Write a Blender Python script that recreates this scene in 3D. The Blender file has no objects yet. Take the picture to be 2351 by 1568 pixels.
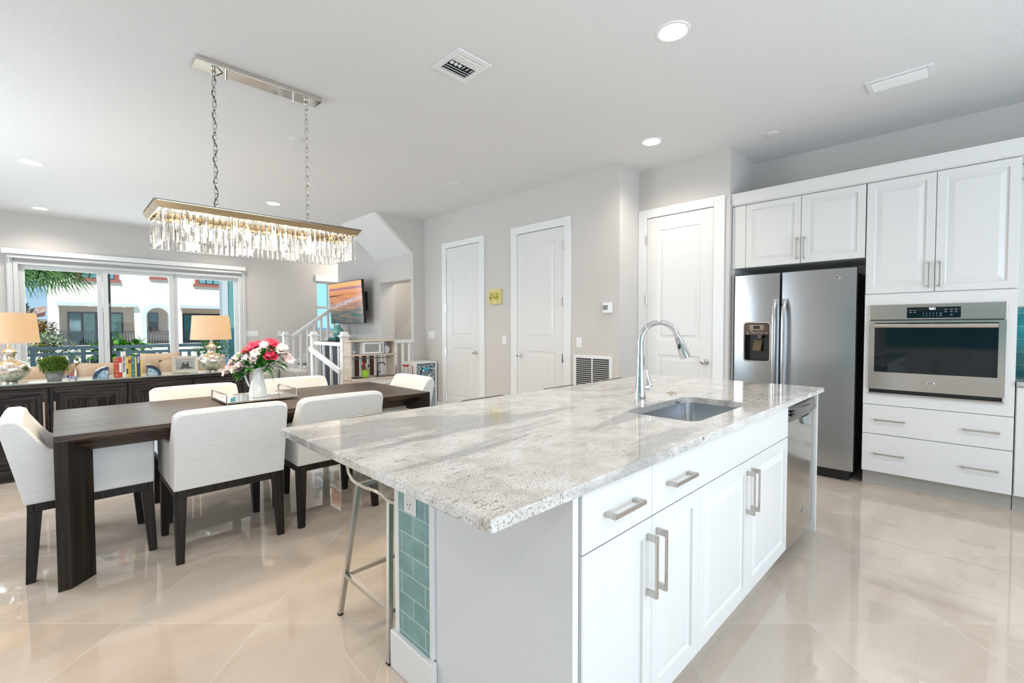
import bpy, bmesh, math, random
from mathutils import Vector, Matrix, Euler
R = math.radians
rnd = random.Random(7)
SC = bpy.context.scene
COL = SC.collection

# ---------------------------------------------------------------- camera, world, sun, exposure
EYE = 1.30
cam_d = bpy.data.cameras.new('camera'); cam = bpy.data.objects.new('camera', cam_d); COL.objects.link(cam)
yaw, pitch, roll = R(45.2386), R(-1.7809), R(-0.1134)
f = Vector((math.cos(yaw)*math.cos(pitch), math.sin(yaw)*math.cos(pitch), math.sin(pitch)))
r = Vector((math.sin(yaw), -math.cos(yaw), 0)); u = r.cross(f)
r2 = math.cos(roll)*r + math.sin(roll)*u; u2 = -math.sin(roll)*r + math.cos(roll)*u
cam.matrix_world = Matrix(((r2.x, u2.x, -f.x, 0), (r2.y, u2.y, -f.y, 0), (r2.z, u2.z, -f.z, EYE), (0, 0, 0, 1)))
cam_d.sensor_width = 36; cam_d.lens = 16.205; cam_d.clip_start = 0.05; cam_d.clip_end = 300
SC.camera = cam
SC.view_settings.view_transform = 'Standard'; SC.view_settings.look = 'None'
SC.view_settings.gamma = 1; SC.view_settings.use_curve_mapping = False
SC.view_settings.exposure = 0.36

W = bpy.data.worlds.new('sky'); SC.world = W; W.use_nodes = True
wt = W.node_tree; wt.nodes.clear()
wo = wt.nodes.new('ShaderNodeOutputWorld'); wb = wt.nodes.new('ShaderNodeBackground')
tc = wt.nodes.new('ShaderNodeTexCoord'); sx = wt.nodes.new('ShaderNodeSeparateXYZ')
cr = wt.nodes.new('ShaderNodeValToRGB'); cr.color_ramp.elements[0].position = 0.0
cr.color_ramp.elements[0].color = (0.50, 0.74, 0.95, 1); cr.color_ramp.elements[1].position = 0.6
cr.color_ramp.elements[1].color = (0.10, 0.30, 0.75, 1)
nz = wt.nodes.new('ShaderNodeTexNoise'); nz.inputs['Scale'].default_value = 3.2; nz.inputs['Detail'].default_value = 6
c2 = wt.nodes.new('ShaderNodeValToRGB'); c2.color_ramp.elements[0].position = 0.5; c2.color_ramp.elements[1].position = 0.66
mx = wt.nodes.new('ShaderNodeMixRGB'); mx.inputs[2].default_value = (0.93, 0.95, 1, 1)
L = wt.links.new
L(tc.outputs['Generated'], sx.inputs[0]); L(sx.outputs['Z'], cr.inputs[0]); L(tc.outputs['Generated'], nz.inputs['Vector'])
L(nz.outputs['Fac'], c2.inputs[0]); L(c2.outputs[0], mx.inputs[0]); L(cr.outputs[0], mx.inputs[1])
L(mx.outputs[0], wb.inputs[0]); wb.inputs[1].default_value = 0.75; L(wb.outputs[0], wo.inputs[0])

def light(name, kind, loc, energy, color=(1, 1, 1), rot=None, **kw):
    d = bpy.data.lights.new(name, kind); d.energy = energy; d.color = color
    for k, v in kw.items(): setattr(d, k, v)
    o = bpy.data.objects.new(name, d); o.location = loc
    if rot: o.rotation_euler = rot
    COL.objects.link(o); return o
sun = light('sun', 'SUN', (0, -20, 30), 3.1, (1, 0.92, 0.82), angle=R(1))
sun.rotation_euler = Vector((0.30, 0.62, -0.72)).to_track_quat('-Z', 'Y').to_euler()
COOL = (0.74, 0.875, 1.0); WARM = (1.0, 0.78, 0.52); NEUT = (1.0, 0.90, 0.78)
# daylight by the rear opening and the sliding window, tilted up to brighten the ceiling
light('daylight_rear', 'AREA', (1.3, -3.12, 1.3), 116, COOL, (R(106), 0, 0), shape='RECTANGLE', size=4.2, size_y=2.2)
light('daylight_slider', 'AREA', (1.0, 10.40, 1.2), 50, (0.9, 0.95, 1), (R(-95), 0, 0), shape='RECTANGLE', size=2.9, size_y=2.0)
light('fill_left', 'AREA', (-2.70, 5.9, 1.4), 92, COOL, (R(100), 0, R(-90)), shape='RECTANGLE', size=2.8, size_y=2.0)  # fill added at the left wall to lift faces towards -X
# stair lamps out of view
light('stair_hall_lamp', 'POINT', (4.85, 6.9, 2.6), 22, NEUT, shadow_soft_size=.15)
light('stair_landing_lamp', 'POINT', (4.6, 9.6, 2.7), 12, NEUT, shadow_soft_size=.15)
for q_ in ((-.1, -1.2), (2.6, -1.2), (.0, 1.6), (-1.4, 3.2), (-1.4, 5.2), (2.2, 5.2), (2.2, 9.3)):  # added spots without fittings, to spread the light evenly
    light('down_spot', 'SPOT', (q_[0], q_[1], 2.98), 40, NEUT, spot_size=R(150), spot_blend=.8, shadow_soft_size=.08)

# ---------------------------------------------------------------- helpers
ORG = {}
class G:
    def __init__(s): s.b = bmesh.new()
    def face(s, pts):
        vs = [s.b.verts.new(p) for p in pts]
        try: return s.b.faces.new(vs)
        except ValueError: return None
    def box(s, x0, y0, z0, x1, y1, z1):
        v = [s.b.verts.new((x, y, z)) for z in (z0, z1) for x, y in ((x0, y0), (x1, y0), (x1, y1), (x0, y1))]
        for q in ((3, 2, 1, 0), (4, 5, 6, 7), (0, 1, 5, 4), (1, 2, 6, 5), (2, 3, 7, 6), (3, 0, 4, 7)):
            s.b.faces.new([v[i] for i in q])
        return s
    def prism(s, pts, axis, a, b):
        def m(p, t):
            return {'x': (t, p[0], p[1]), 'y': (p[0], t, p[1]), 'z': (p[0], p[1], t)}[axis]
        A = [s.b.verts.new(m(p, a)) for p in pts]; B = [s.b.verts.new(m(p, b)) for p in pts]
        n = len(pts); s.b.faces.new(A[::-1]); s.b.faces.new(B)
        for i in range(n): s.b.faces.new([A[i], A[(i+1) % n], B[(i+1) % n], B[i]])
        return s
    def loft(s, loops, cap=True, closed=True):
        V = [[s.b.verts.new(p) for p in lp] for lp in loops]
        n = len(V[0])
        for a, b in zip(V, V[1:]):
            for i in range(n if closed else n-1):
                s.b.faces.new([a[i], a[(i+1) % n], b[(i+1) % n], b[i]])
        if cap: s.b.faces.new(V[0][::-1]); s.b.faces.new(V[-1])
        return s
    def lathe(s, prof, cx=0, cy=0, n=32, rib=0, nr=0):
        lo = []
        for rr, z in prof:
            lo.append([(cx+rr*(1+rib*math.cos(nr*2*math.pi*i/n))*math.cos(2*math.pi*i/n), cy+rr*(1+rib*math.cos(nr*2*math.pi*i/n))*math.sin(2*math.pi*i/n), z) for i in range(n)])
        return s.loft(lo)
    def tube(s, pts, r, n=8, closed=False, r1=None):
        P = [Vector(p) for p in pts]; N = len(P); loops = []; up = None
        for i in range(N):
            if closed: t = P[(i+1) % N]-P[i-1]
            else: t = P[min(i+1, N-1)]-P[max(i-1, 0)]
            t.normalize()
            if up is None:
                up = Vector((0, 0, 1)) if abs(t.z) < .9 else Vector((1, 0, 0))
            a = t.cross(up); a.normalize(); up = a.cross(t); up.normalize()
            rr = r if r1 is None else r+(r1-r)*i/(N-1)
            loops.append([P[i]+a*(rr*math.cos(2*math.pi*k/n))+up*(rr*math.sin(2*math.pi*k/n)) for k in range(n)])
        if closed:
            V = [[s.b.verts.new(p) for p in lp] for lp in loops]
            for j in range(N):
                a, b = V[j], V[(j+1) % N]
                for i in range(n): s.b.faces.new([a[i], a[(i+1) % n], b[(i+1) % n], b[i]])
        else: s.loft(loops)
        return s
    def cyl(s, p0, p1, r, n=16, r1=None): return s.tube([p0, p1], r, n, r1=r1)
    def ball(s, c, r, u=14, v=9):
        if not hasattr(r, '__len__'): r = (r, r, r)
        m = Matrix.Translation(c) @ Matrix.Diagonal((r[0], r[1], r[2], 1))
        bmesh.ops.create_uvsphere(s.b, u_segments=u, v_segments=v, radius=1, matrix=m); return s
    def bar(s, p0, p1, w, h, up=(0, 0, 1)):
        p0 = Vector(p0); p1 = Vector(p1); t = (p1-p0).normalized(); a = t.cross(Vector(up)).normalized(); c = a.cross(t)
        q = lambda p: [p+a*(w/2)*i+c*(h/2)*j for i, j in ((-1, -1), (1, -1), (1, 1), (-1, 1))]
        return s.loft([q(p0), q(p1)])
    def xf(s, m): bmesh.ops.transform(s.b, matrix=m, verts=s.b.verts); return s
    def raised(s, mp, u0, u1, v0, v1, prof):
        """nested rectangles (inset, depth) from a face outward, mp maps (u, v, d) to the room"""
        lo = [[mp(a, b, d) for a, b in ((u0+i, v0+i), (u1-i, v0+i), (u1-i, v1-i), (u0+i, v1-i))] for i, d in prof]
        return s.loft(lo)

def face_x(X): return lambda a, b, d: (X-d, a, b)      # a face that looks towards -X
def face_y(Y): return lambda a, b, d: (a, Y-d, b)      # a face that looks towards -Y

def part(name, g, m, parent=None, label=None, smooth=False, bev=0, seg=2, kind=None, sub=0):
    b = g.b; bmesh.ops.recalc_face_normals(b, faces=b.faces)
    if parent is not None: bmesh.ops.translate(b, verts=b.verts, vec=-ORG[parent.name])
    me = bpy.data.meshes.new(name); b.to_mesh(me); b.free()
    o = bpy.data.objects.new(name, me); COL.objects.link(o)
    me.materials.append(m)
    if smooth or bev:
        me.polygons.foreach_set('use_smooth', [True]*len(me.polygons))
        if not bev: me.set_sharp_from_angle(angle=R(38))
    if bev:
        md = o.modifiers.new('bevel', 'BEVEL'); md.width = bev; md.segments = seg; md.limit_method = 'ANGLE'
        md.angle_limit = R(35); md.harden_normals = True
    if sub:
        md = o.modifiers.new('sub', 'SUBSURF'); md.levels = sub; md.render_levels = sub
    if parent is not None: o.parent = parent; ORG[o.name] = ORG[parent.name]
    else: ORG[o.name] = Vector((0, 0, 0))
    if label: o['label'] = label
    if kind: o['kind'] = kind
    return o
def tag(o, label, cat, group=None):
    o['label'] = label; o['category'] = cat
    if group: o['group'] = group
    return o
def thing(name, label, cat, loc=(0, 0, 0), group=None):
    o = bpy.data.objects.new(name, None); COL.objects.link(o); o.location = loc; o.empty_display_size = .1
    ORG[o.name] = Vector(loc); return tag(o, label, cat, group)
def struct(name, loc=(0, 0, 0)):
    o = bpy.data.objects.new(name, None); COL.objects.link(o); o.location = loc; ORG[o.name] = Vector(loc)
    o['kind'] = 'structure'; return o
def S(name, g, m, **k):
    o = part(name, g, m, kind='structure', **k); return o
def dup(o, loc=None, rz=None, label=None, group=None, parent=None):
    c = o.copy(); COL.objects.link(c)
    if parent is not None: c.parent = parent
    if loc is not None: c.location = loc
    if rz is not None: c.rotation_euler = (0, 0, rz)
    if label: c['label'] = label
    if group: c['group'] = group
    for ch in list(o.children): dup(ch, parent=c)
    return c
def text(body, size, m, parent, mat4, name='lettering', ext=0.0006):
    cu = bpy.data.curves.new(name, 'FONT'); cu.body = body; cu.size = size; cu.extrude = ext
    cu.offset = size*.018; cu.align_x = 'CENTER'; cu.align_y = 'CENTER'; cu.materials.append(m)
    tmp = bpy.data.objects.new(name, cu); me = bpy.data.meshes.new_from_object(tmp); bpy.data.objects.remove(tmp); me.name = name
    o = bpy.data.objects.new(name, me); COL.objects.link(o); o.parent = parent
    o.matrix_local = Matrix.Translation(-ORG[parent.name]) @ mat4; return o
def rings(u0, u1, z0, z1, holes):
    """rectangles left over when holes are cut from a wall"""
    us = sorted({u0, u1, *[h[0] for h in holes], *[h[1] for h in holes]}); out = []
    for a, b in zip(us, us[1:]):
        hs = sorted([h for h in holes if h[0] <= a+1e-6 and h[1] >= b-1e-6], key=lambda h: h[2]); z = z0
        for h in hs:
            if h[2] > z: out.append((a, b, z, h[2]))
            z = h[3]
        if z < z1: out.append((a, b, z, z1))
    return out

# ---------------------------------------------------------------- materials
MC = {}
def nodes(name):
    m = bpy.data.materials.new(name); m.use_nodes = True; nt = m.node_tree
    return m, nt, nt.nodes['Principled BSDF'], nt.links.new
def mat(name, col, rough=.5, metal=0, **k):
    if name in MC: return MC[name]
    m, nt, p, ln = nodes(name)
    p.inputs['Base Color'].default_value = (*col, 1); p.inputs['Roughness'].default_value = rough; p.inputs['Metallic'].default_value = metal
    if k.get('coat'): p.inputs['Coat Weight'].default_value = k['coat']; p.inputs['Coat Roughness'].default_value = .04
    if k.get('trans'): p.inputs['Transmission Weight'].default_value = k['trans']
    if k.get('ior'): p.inputs['IOR'].default_value = k['ior']
    if k.get('emit'): p.inputs['Emission Color'].default_value = (*k['emit'][:3], 1); p.inputs['Emission Strength'].default_value = k['emit'][3]
    if k.get('sheen'): p.inputs['Sheen Weight'].default_value = k['sheen']
    t = nt.nodes.new('ShaderNodeTexCoord')
    if k.get('bump'):
        sc, st = k['bump'][:2]; n = nt.nodes.new('ShaderNodeTexNoise'); n.inputs['Scale'].default_value = sc; n.inputs['Detail'].default_value = 4
        mp = nt.nodes.new('ShaderNodeMapping'); mp.inputs['Scale'].default_value = k['bump'][2] if len(k['bump']) > 2 else (1, 1, 1)
        b = nt.nodes.new('ShaderNodeBump'); b.inputs['Strength'].default_value = st; b.inputs['Distance'].default_value = .01
        ln(t.outputs['Object'], mp.inputs[0]); ln(mp.outputs[0], n.inputs['Vector']); ln(n.outputs['Fac'], b.inputs['Height']); ln(b.outputs[0], p.inputs['Normal'])
    if k.get('var'):
        sc, c2_ = k['var'][:2]; n = nt.nodes.new('ShaderNodeTexNoise'); n.inputs['Scale'].default_value = sc; n.inputs['Detail'].default_value = 5
        mp = nt.nodes.new('ShaderNodeMapping'); mp.inputs['Scale'].default_value = k['var'][2] if len(k['var']) > 2 else (1, 1, 1)
        rp = nt.nodes.new('ShaderNodeValToRGB'); rp.color_ramp.elements[0].position = .38; rp.color_ramp.elements[1].position = .62
        rp.color_ramp.elements[0].color = (*col, 1); rp.color_ramp.elements[1].color = (*c2_, 1)
        ln(t.outputs['Object'], mp.inputs[0]); ln(mp.outputs[0], n.inputs['Vector']); ln(n.outputs['Fac'], rp.inputs[0]); ln(rp.outputs[0], p.inputs['Base Color'])
    MC[name] = m; return m

WALL = mat('greige_paint', (.65, .622, .595), .75, bump=(60, .08))
CEIL = mat('ceiling_paint', (.79, .795, .80), .8, bump=(45, .25))
WHITE = mat('white_trim_paint', (.86, .87, .87), .3, bump=(8, .02))
CAB = mat('white_cabinet_paint', (.74, .74, .725), .28, bump=(6, .02))
DOORW = mat('white_door_paint', (.80, .80, .79), .35)
GAP = mat('shadow_gap_black', (.012, .012, .012), .8)
CHROME = mat('polished_chrome', (.82, .82, .83), .06, 1)
NICK = mat('brushed_nickel', (.56, .53, .49), .28, 1, bump=(90, .05, (1, 1, 8)))
STEEL = mat('stainless_steel', (.47, .49, .51), .24, 1, bump=(40, .012, (8, 8, .3)))
STEELW = mat('warm_stainless_steel', (.62, .58, .54), .20, 1, bump=(40, .012, (.4, .4, 8)))
DSIDE = mat('dark_grey_enamel', (.035, .045, .055), .4)
BLACK = mat('black_plastic', (.006, .006, .007), .35)
BGLASS = mat('black_oven_glass', (.004, .008, .011), .04)
FAB = mat('off_white_linen', (.88, .89, .89), .9, sheen=.2, bump=(220, .35, (.3, .3, 3)), var=(30, (.82, .83, .83), (.5, .5, 10)))
EDGE = mat('polished_acrylic_edge', (.86, .80, .68), .12, trans=.35, ior=1.2)
CRYS = mat('cut_crystal', (1, 1, 1), .0, trans=1, ior=1.52)
def glass_mat(name, tint, refl=.10):
    m = bpy.data.materials.new(name); m.use_nodes = True; nt = m.node_tree; nt.nodes.clear(); ln = nt.links.new
    o = nt.nodes.new('ShaderNodeOutputMaterial'); a = nt.nodes.new('ShaderNodeBsdfTransparent'); g = nt.nodes.new('ShaderNodeBsdfGlossy')
    g.inputs['Roughness'].default_value = .01; a.inputs[0].default_value = (*tint, 1); x = nt.nodes.new('ShaderNodeMixShader')
    fr = nt.nodes.new('ShaderNodeFresnel'); fr.inputs[0].default_value = 1.45
    gm = nt.nodes.new('ShaderNodeNewGeometry'); iv = nt.nodes.new('ShaderNodeMath'); iv.operation = 'SUBTRACT'; iv.inputs[0].default_value = 1; ln(gm.outputs['Backfacing'], iv.inputs[1]); mu = nt.nodes.new('ShaderNodeMath'); mu.operation = 'MULTIPLY'; fr.inputs[0].default_value = 1.30; ln(fr.outputs[0], mu.inputs[0]); ln(iv.outputs[0], mu.inputs[1])
    ln(mu.outputs[0], x.inputs[0]); ln(a.outputs[0], x.inputs[1]); ln(g.outputs[0], x.inputs[2]); ln(x.outputs[0], o.inputs[0]); return m
ACRYL = glass_mat('clear_acrylic', (.90, .90, .88))
PANE = glass_mat('window_glass', (.93, .97, .96))

def wood_mat(name, c0, c1, axis, rough=.45, sc=1.0, dist=.5, r0=.36, r1=.66):
    if name in MC: return MC[name]
    m, nt, p, ln = nodes(name); t = nt.nodes.new('ShaderNodeTexCoord'); mp = nt.nodes.new('ShaderNodeMapping')
    s = [26*sc]*3; s['xyz'.index(axis)] = 1.1*sc; mp.inputs['Scale'].default_value = s
    n = nt.nodes.new('ShaderNodeTexNoise'); n.inputs['Scale'].default_value = 1.6; n.inputs['Detail'].default_value = 7; n.inputs['Roughness'].default_value = .65; n.inputs['Distortion'].default_value = dist
    rp = nt.nodes.new('ShaderNodeValToRGB'); rp.color_ramp.elements[0].position = r0; rp.color_ramp.elements[1].position = r1
    rp.color_ramp.elements[0].color = (*c0, 1); rp.color_ramp.elements[1].color = (*c1, 1)
    b = nt.nodes.new('ShaderNodeBump'); b.inputs['Strength'].default_value = .45; b.inputs['Distance'].default_value = .005
    ln(t.outputs['Object'], mp.inputs[0]); ln(mp.outputs[0], n.inputs['Vector']); ln(n.outputs['Fac'], rp.inputs[0]); ln(rp.outputs[0], p.inputs['Base Color'])
    ln(n.outputs['Fac'], b.inputs['Height']); ln(b.outputs[0], p.inputs['Normal']); p.inputs['Roughness'].default_value = rough
    p.inputs['Specular IOR Level'].default_value = .28
    MC[name] = m; return m
TABW = wood_mat('dark_oak_top', (.010, .006, .004), (.105, .065, .044), 'x', .33, .8, 1.0, .42, .62)
TABL = wood_mat('dark_oak_leg', (.006, .005, .004), (.034, .022, .015), 'z', .5)
LEGW = wood_mat('dark_oak_chair_leg', (.008, .006, .005), (.028, .020, .015), 'z', .45)
SIDEH = wood_mat('charcoal_oak_flat_grain', (.006, .005, .006), (.060, .050, .046), 'x', .5, .8, 1.6, .44, .62)
SIDEV = wood_mat('charcoal_oak_upright_grain', (.006, .005, .006), (.060, .050, .046), 'z', .5, .8, 1.6, .44, .62)
BIRCH = wood_mat('pale_birch', (.62, .52, .42), (.76, .68, .58), 'x', .5, .5)

def tile_floor():
    m, nt, p, ln = nodes('polished_porcelain_tile'); N = nt.nodes.new
    t = N('ShaderNodeTexCoord'); s = N('ShaderNodeSeparateXYZ'); ln(t.outputs['Object'], s.inputs[0])
    def mth(op, a, b=None):
        q = N('ShaderNodeMath'); q.operation = op
        for i, v in enumerate((a, b)):
            if v is None: continue
            if isinstance(v, (int, float)): q.inputs[i].default_value = v
            else: ln(v, q.inputs[i])
        return q.outputs[0]
    T = .852
    A = mth('DIVIDE', mth('SUBTRACT', mth('ADD', s.outputs['X'], s.outputs['Y']), 3.655), T)
    B = mth('DIVIDE', mth('SUBTRACT', mth('SUBTRACT', s.outputs['X'], s.outputs['Y']), -2.43), T)
    def edge(v):
        fr = mth('FRACT', v); return mth('MINIMUM', fr, mth('SUBTRACT', 1, fr))
    e = mth('MINIMUM', edge(A), edge(B)); g = mth('LESS_THAN', e, .0024)
    cell = N('ShaderNodeCombineXYZ'); ln(mth('FLOOR', A), cell.inputs[0]); ln(mth('FLOOR', B), cell.inputs[1])
    wn = N('ShaderNodeTexWhiteNoise'); ln(cell.outputs[0], wn.inputs[0])
    add = N('ShaderNodeVectorMath'); add.operation = 'MULTIPLY_ADD'; ln(wn.outputs['Color'], add.inputs[0]); add.inputs[1].default_value = (20, 20, 20); ln(t.outputs['Object'], add.inputs[2])
    mp = N('ShaderNodeMapping'); mp.inputs['Scale'].default_value = (.5, 1.6, 1); mp.inputs['Rotation'].default_value = (0, 0, .5); ln(add.outputs[0], mp.inputs[0])
    n = N('ShaderNodeTexNoise'); n.inputs['Scale'].default_value = 1.5; n.inputs['Detail'].default_value = 7; n.inputs['Distortion'].default_value = 1.2; ln(mp.outputs[0], n.inputs['Vector'])
    rp = N('ShaderNodeValToRGB'); E = rp.color_ramp.elements; E[0].position = .30; E[0].color = (.54, .455, .375, 1); E[1].position = .62; E[1].color = (.64, .555, .475, 1)
    ln(n.outputs['Fac'], rp.inputs[0])
    # thin dark veins
    n2 = N('ShaderNodeTexNoise'); n2.inputs['Scale'].default_value = .9; n2.inputs['Detail'].default_value = 5; ln(mp.outputs[0], n2.inputs['Vector'])
    v = mth('ABSOLUTE', mth('SUBTRACT', n2.outputs['Fac'], .5)); vm = mth('MULTIPLY', mth('LESS_THAN', v, .0011), .22)
    m1 = N('ShaderNodeMixRGB'); m1.inputs[2].default_value = (.36, .30, .25, 1); ln(vm, m1.inputs[0]); ln(rp.outputs[0], m1.inputs[1])
    m2 = N('ShaderNodeMixRGB'); m2.inputs[2].default_value = (.66, .60, .52, 1); ln(g, m2.inputs[0]); ln(m1.outputs[0], m2.inputs[1])
    ln(m2.outputs[0], p.inputs['Base Color'])
    rg = mth('ADD', mth('MULTIPLY', g, .4), .035); ln(rg, p.inputs['Roughness'])
    nb = N('ShaderNodeTexNoise'); nb.inputs['Scale'].default_value = 2.6; nb.inputs['Detail'].default_value = 1; ln(add.outputs[0], nb.inputs['Vector'])
    h = mth('SUBTRACT', mth('MULTIPLY', nb.outputs['Fac'], .5), mth('MULTIPLY', g, .25))
    b = N('ShaderNodeBump'); b.inputs['Strength'].default_value = .35; b.inputs['Distance'].default_value = .006; ln(h, b.inputs['Height']); ln(b.outputs[0], p.inputs['Normal'])
    p.inputs['Specular IOR Level'].default_value = .62
    return m
FLOOR = tile_floor()

def granite():
    m, nt, p, ln = nodes('white_grey_granite'); N = nt.nodes.new
    t = N('ShaderNodeTexCoord')
    def noise(scale, det, sc3, rot=0, dist=0):
        mp = N('ShaderNodeMapping'); mp.inputs['Scale'].default_value = sc3; mp.inputs['Rotation'].default_value = (0, 0, rot); ln(t.outputs['Object'], mp.inputs[0])
        n = N('ShaderNodeTexNoise'); n.inputs['Scale'].default_value = scale; n.inputs['Detail'].default_value = det; n.inputs['Distortion'].default_value = dist; n.inputs['Roughness'].default_value = .6
        ln(mp.outputs[0], n.inputs['Vector']); return n.outputs['Fac'], mp
    def ramp(src, a, ca, b_, cb):
        q = N('ShaderNodeValToRGB'); q.color_ramp.elements[0].position = a; q.color_ramp.elements[0].color = (*ca, 1)
        q.color_ramp.elements[1].position = b_; q.color_ramp.elements[1].color = (*cb, 1); ln(src, q.inputs[0]); return q.outputs[0]
    def mix(fac, a, b_, mode='MIX'):
        q = N('ShaderNodeMixRGB'); q.blend_type = mode
        for i, v in enumerate((fac, a, b_)):
            if isinstance(v, tuple): q.inputs[i].default_value = (*v, 1)
            elif isinstance(v, (int, float)): q.inputs[i].default_value = v
            else: ln(v, q.inputs[i])
        return q.outputs[0]
    cl, _ = noise(9, 6, (1, 1, 1), 0, .6)
    base = ramp(cl, .35, (.58, .555, .52), .62, (.76, .75, .73))
    band, _ = noise(1.5, 4, (.55, 2.4, 1), .35, .7)           # soft grey veins running with the slab
    base = mix(ramp(band, .515, (0, 0, 0), .57, (1, 1, 1)), base, (.44, .435, .425))
    veil = ramp(band, .60, (1, 1, 1), .66, (.15, .15, .15))
    sp, _ = noise(230, 2, (1, 1, 1))                           # pepper speckle, in drifts
    drift, _ = noise(4, 5, (.7, 1.6, 1), .35, .5)
    sm = mix(1, ramp(sp, .585, (0, 0, 0), .63, (1, 1, 1)), ramp(drift, .36, (.1, .1, .1), .52, (1, 1, 1)), 'MULTIPLY')
    base = mix(sm, base, (.20, .165, .135))
    s3, _ = noise(120, 3, (1, 1, 1)); base = mix(mix(1, ramp(s3, .655, (0, 0, 0), .68, (1, 1, 1)), ramp(drift, .42, (0, 0, 0), .55, (1, 1, 1)), 'MULTIPLY'), base, (.09, .09, .09))
    st, _ = noise(30, 6, (.55, 3.2, 1), .22, 1.0)               # fine dashes
    dr2, _ = noise(2.6, 3, (1, 1, 1))
    sm2 = mix(1, ramp(st, .61, (0, 0, 0), .66, (1, 1, 1)), ramp(dr2, .44, (0, 0, 0), .56, (1, 1, 1)), 'MULTIPLY')
    sm2 = mix(1, sm2, veil, 'MULTIPLY')
    base = mix(sm2, base, (.07, .065, .062))
    ln(base, p.inputs['Base Color']); p.inputs['Roughness'].default_value = .07; p.inputs['Specular IOR Level'].default_value = .6
    return m
GRAN = granite()

def brick_mat(name, c1, c2, mortar, w, h, plane, rough=.12, ms=.004, off=(0, 0)):
    m, nt, p, ln = nodes(name); N = nt.nodes.new; t = N('ShaderNodeTexCoord'); s = N('ShaderNodeSeparateXYZ'); c = N('ShaderNodeCombineXYZ')
    ln(t.outputs['Object'], s.inputs[0]); ln(s.outputs['Y' if plane == 'x' else 'X'], c.inputs[0]); ln(s.outputs['Z'], c.inputs[1])
    mp = N('ShaderNodeMapping'); mp.inputs['Location'].default_value = (off[0], off[1], 0); ln(c.outputs[0], mp.inputs[0])
    b = N('ShaderNodeTexBrick'); b.inputs['Scale'].default_value = 1; b.inputs['Brick Width'].default_value = w; b.inputs['Row Height'].default_value = h
    b.inputs['Mortar Size'].default_value = ms; b.inputs['Color1'].default_value = (*c1, 1); b.inputs['Color2'].default_value = (*c2, 1); b.inputs['Mortar'].default_value = (*mortar, 1)
    ln(mp.outputs[0], b.inputs['Vector'])
    n = N('ShaderNodeTexNoise'); n.inputs['Scale'].default_value = 18; n.inputs['Detail'].default_value = 5; ln(t.outputs['Object'], n.inputs['Vector'])
    x = N('ShaderNodeMixRGB'); x.blend_type = 'OVERLAY'; x.inputs[0].default_value = .45; ln(b.outputs['Color'], x.inputs[1]); ln(n.outputs['Fac'], x.inputs[2])
    ln(x.outputs[0], p.inputs['Base Color']); p.inputs['Roughness'].default_value = rough
    bp = N('ShaderNodeBump'); bp.inputs['Strength'].default_value = .5; bp.inputs['Distance'].default_value = .002; bp.invert = True; ln(b.outputs['Fac'], bp.inputs['Height']); ln(bp.outputs[0], p.inputs['Normal'])
    return m
TEAL_I = brick_mat('island_teal_tile', (.165, .34, .34), (.20, .385, .38), (.68, .70, .70), .152, .0765, 'x', .3, .0016, (-.016, -.006))
TEAL_B = brick_mat('backsplash_teal_tile', (.05, .33, .36), (.09, .42, .44), (.35, .55, .56), .30, .10, 'x', .08, .003)
TEAL_R = brick_mat('backsplash_teal_tile_rear', (.05, .33, .36), (.09, .42, .44), (.35, .55, .56), .30, .10, 'x', .08, .003)

H = 3.02
# ---------------------------------------------------------------- structure
S('floor', G().box(-2.9, -3.4, -.2, 6.2, 10.3, 0), FLOOR)
S('ceiling', G().box(-2.9, -3.4, H, 6.2, 10.5, H+.3), CEIL)
S('wall_right', G().box(5.32, -3.4, 0, 5.5, 1.70, H), WALL)
S('wall_pantry', G().box(4.65, 1.70, 0, 5.5, 2.675, H), WALL)
S('wall_hall', G().box(4.255, 2.675, 0, 4.65, 6.3, H), WALL)
g = G(); g.prism([(4.65, 0), (4.65, H), (3.42, H), (4.047, 2.48), (4.047, 0)], 'y', 6.3, 6.37); S('wall_stair_return', g, WALL)
g = G(); g.prism([(3.42, H), (4.047, 2.48), (4.047, H)], 'y', 6.371, 7.483); S('ceiling_stair_soffit', g, CEIL)
g = G()
for a, b_, z0, z1 in rings(6.371, 9.02, 0, H, [(6.37, 7.34, 0, 2.07)]): g.box(4.048, a, z0, 4.322, b_, z1)
S('wall_television', g, WALL)
S('wall_stair_hall', G().box(5.35, 6.3, 0, 5.5, 10.3, H), mat('pale_stair_wall', (.78, .75, .71), .8))
g = G(); g.prism([(6.35, 0), (6.35, 2.62), (6.35, 2.66), (9.9, .56), (9.9, 0)], 'x', 5.30, 5.349); S('trim_1', g, mat('bright_stringer_white', (.88, .88, .87), .6))
WIN = (-.42, 2.61, 0.0, 2.30)
g = G()
for a, b_, z0, z1 in rings(-2.9, 5.5, 0, H, [WIN, (4.06, 4.98, 1.22, 2.30)]): g.box(a, 10.15, z0, b_, 10.3, z1)
S('wall_window_side', g, WALL)
g = G()
for a, b_, z0, z1 in rings(-3.4, 10.3, 0, H, [(4.5, 7.3, .3, 2.45)]): g.box(-2.9, a, z0, -2.6, b_, z1)  # opening cut only for the added left fill
S('wall_left', g, WALL)
g = G()
for a, b_, z0, z1 in rings(-2.9, 5.5, 0, H, [(-.9, 3.5, .1, 2.45)]): g.box(a, -3.4, z0, b_, -3.2, z1)
S('wall_rear', g, WALL)
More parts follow.
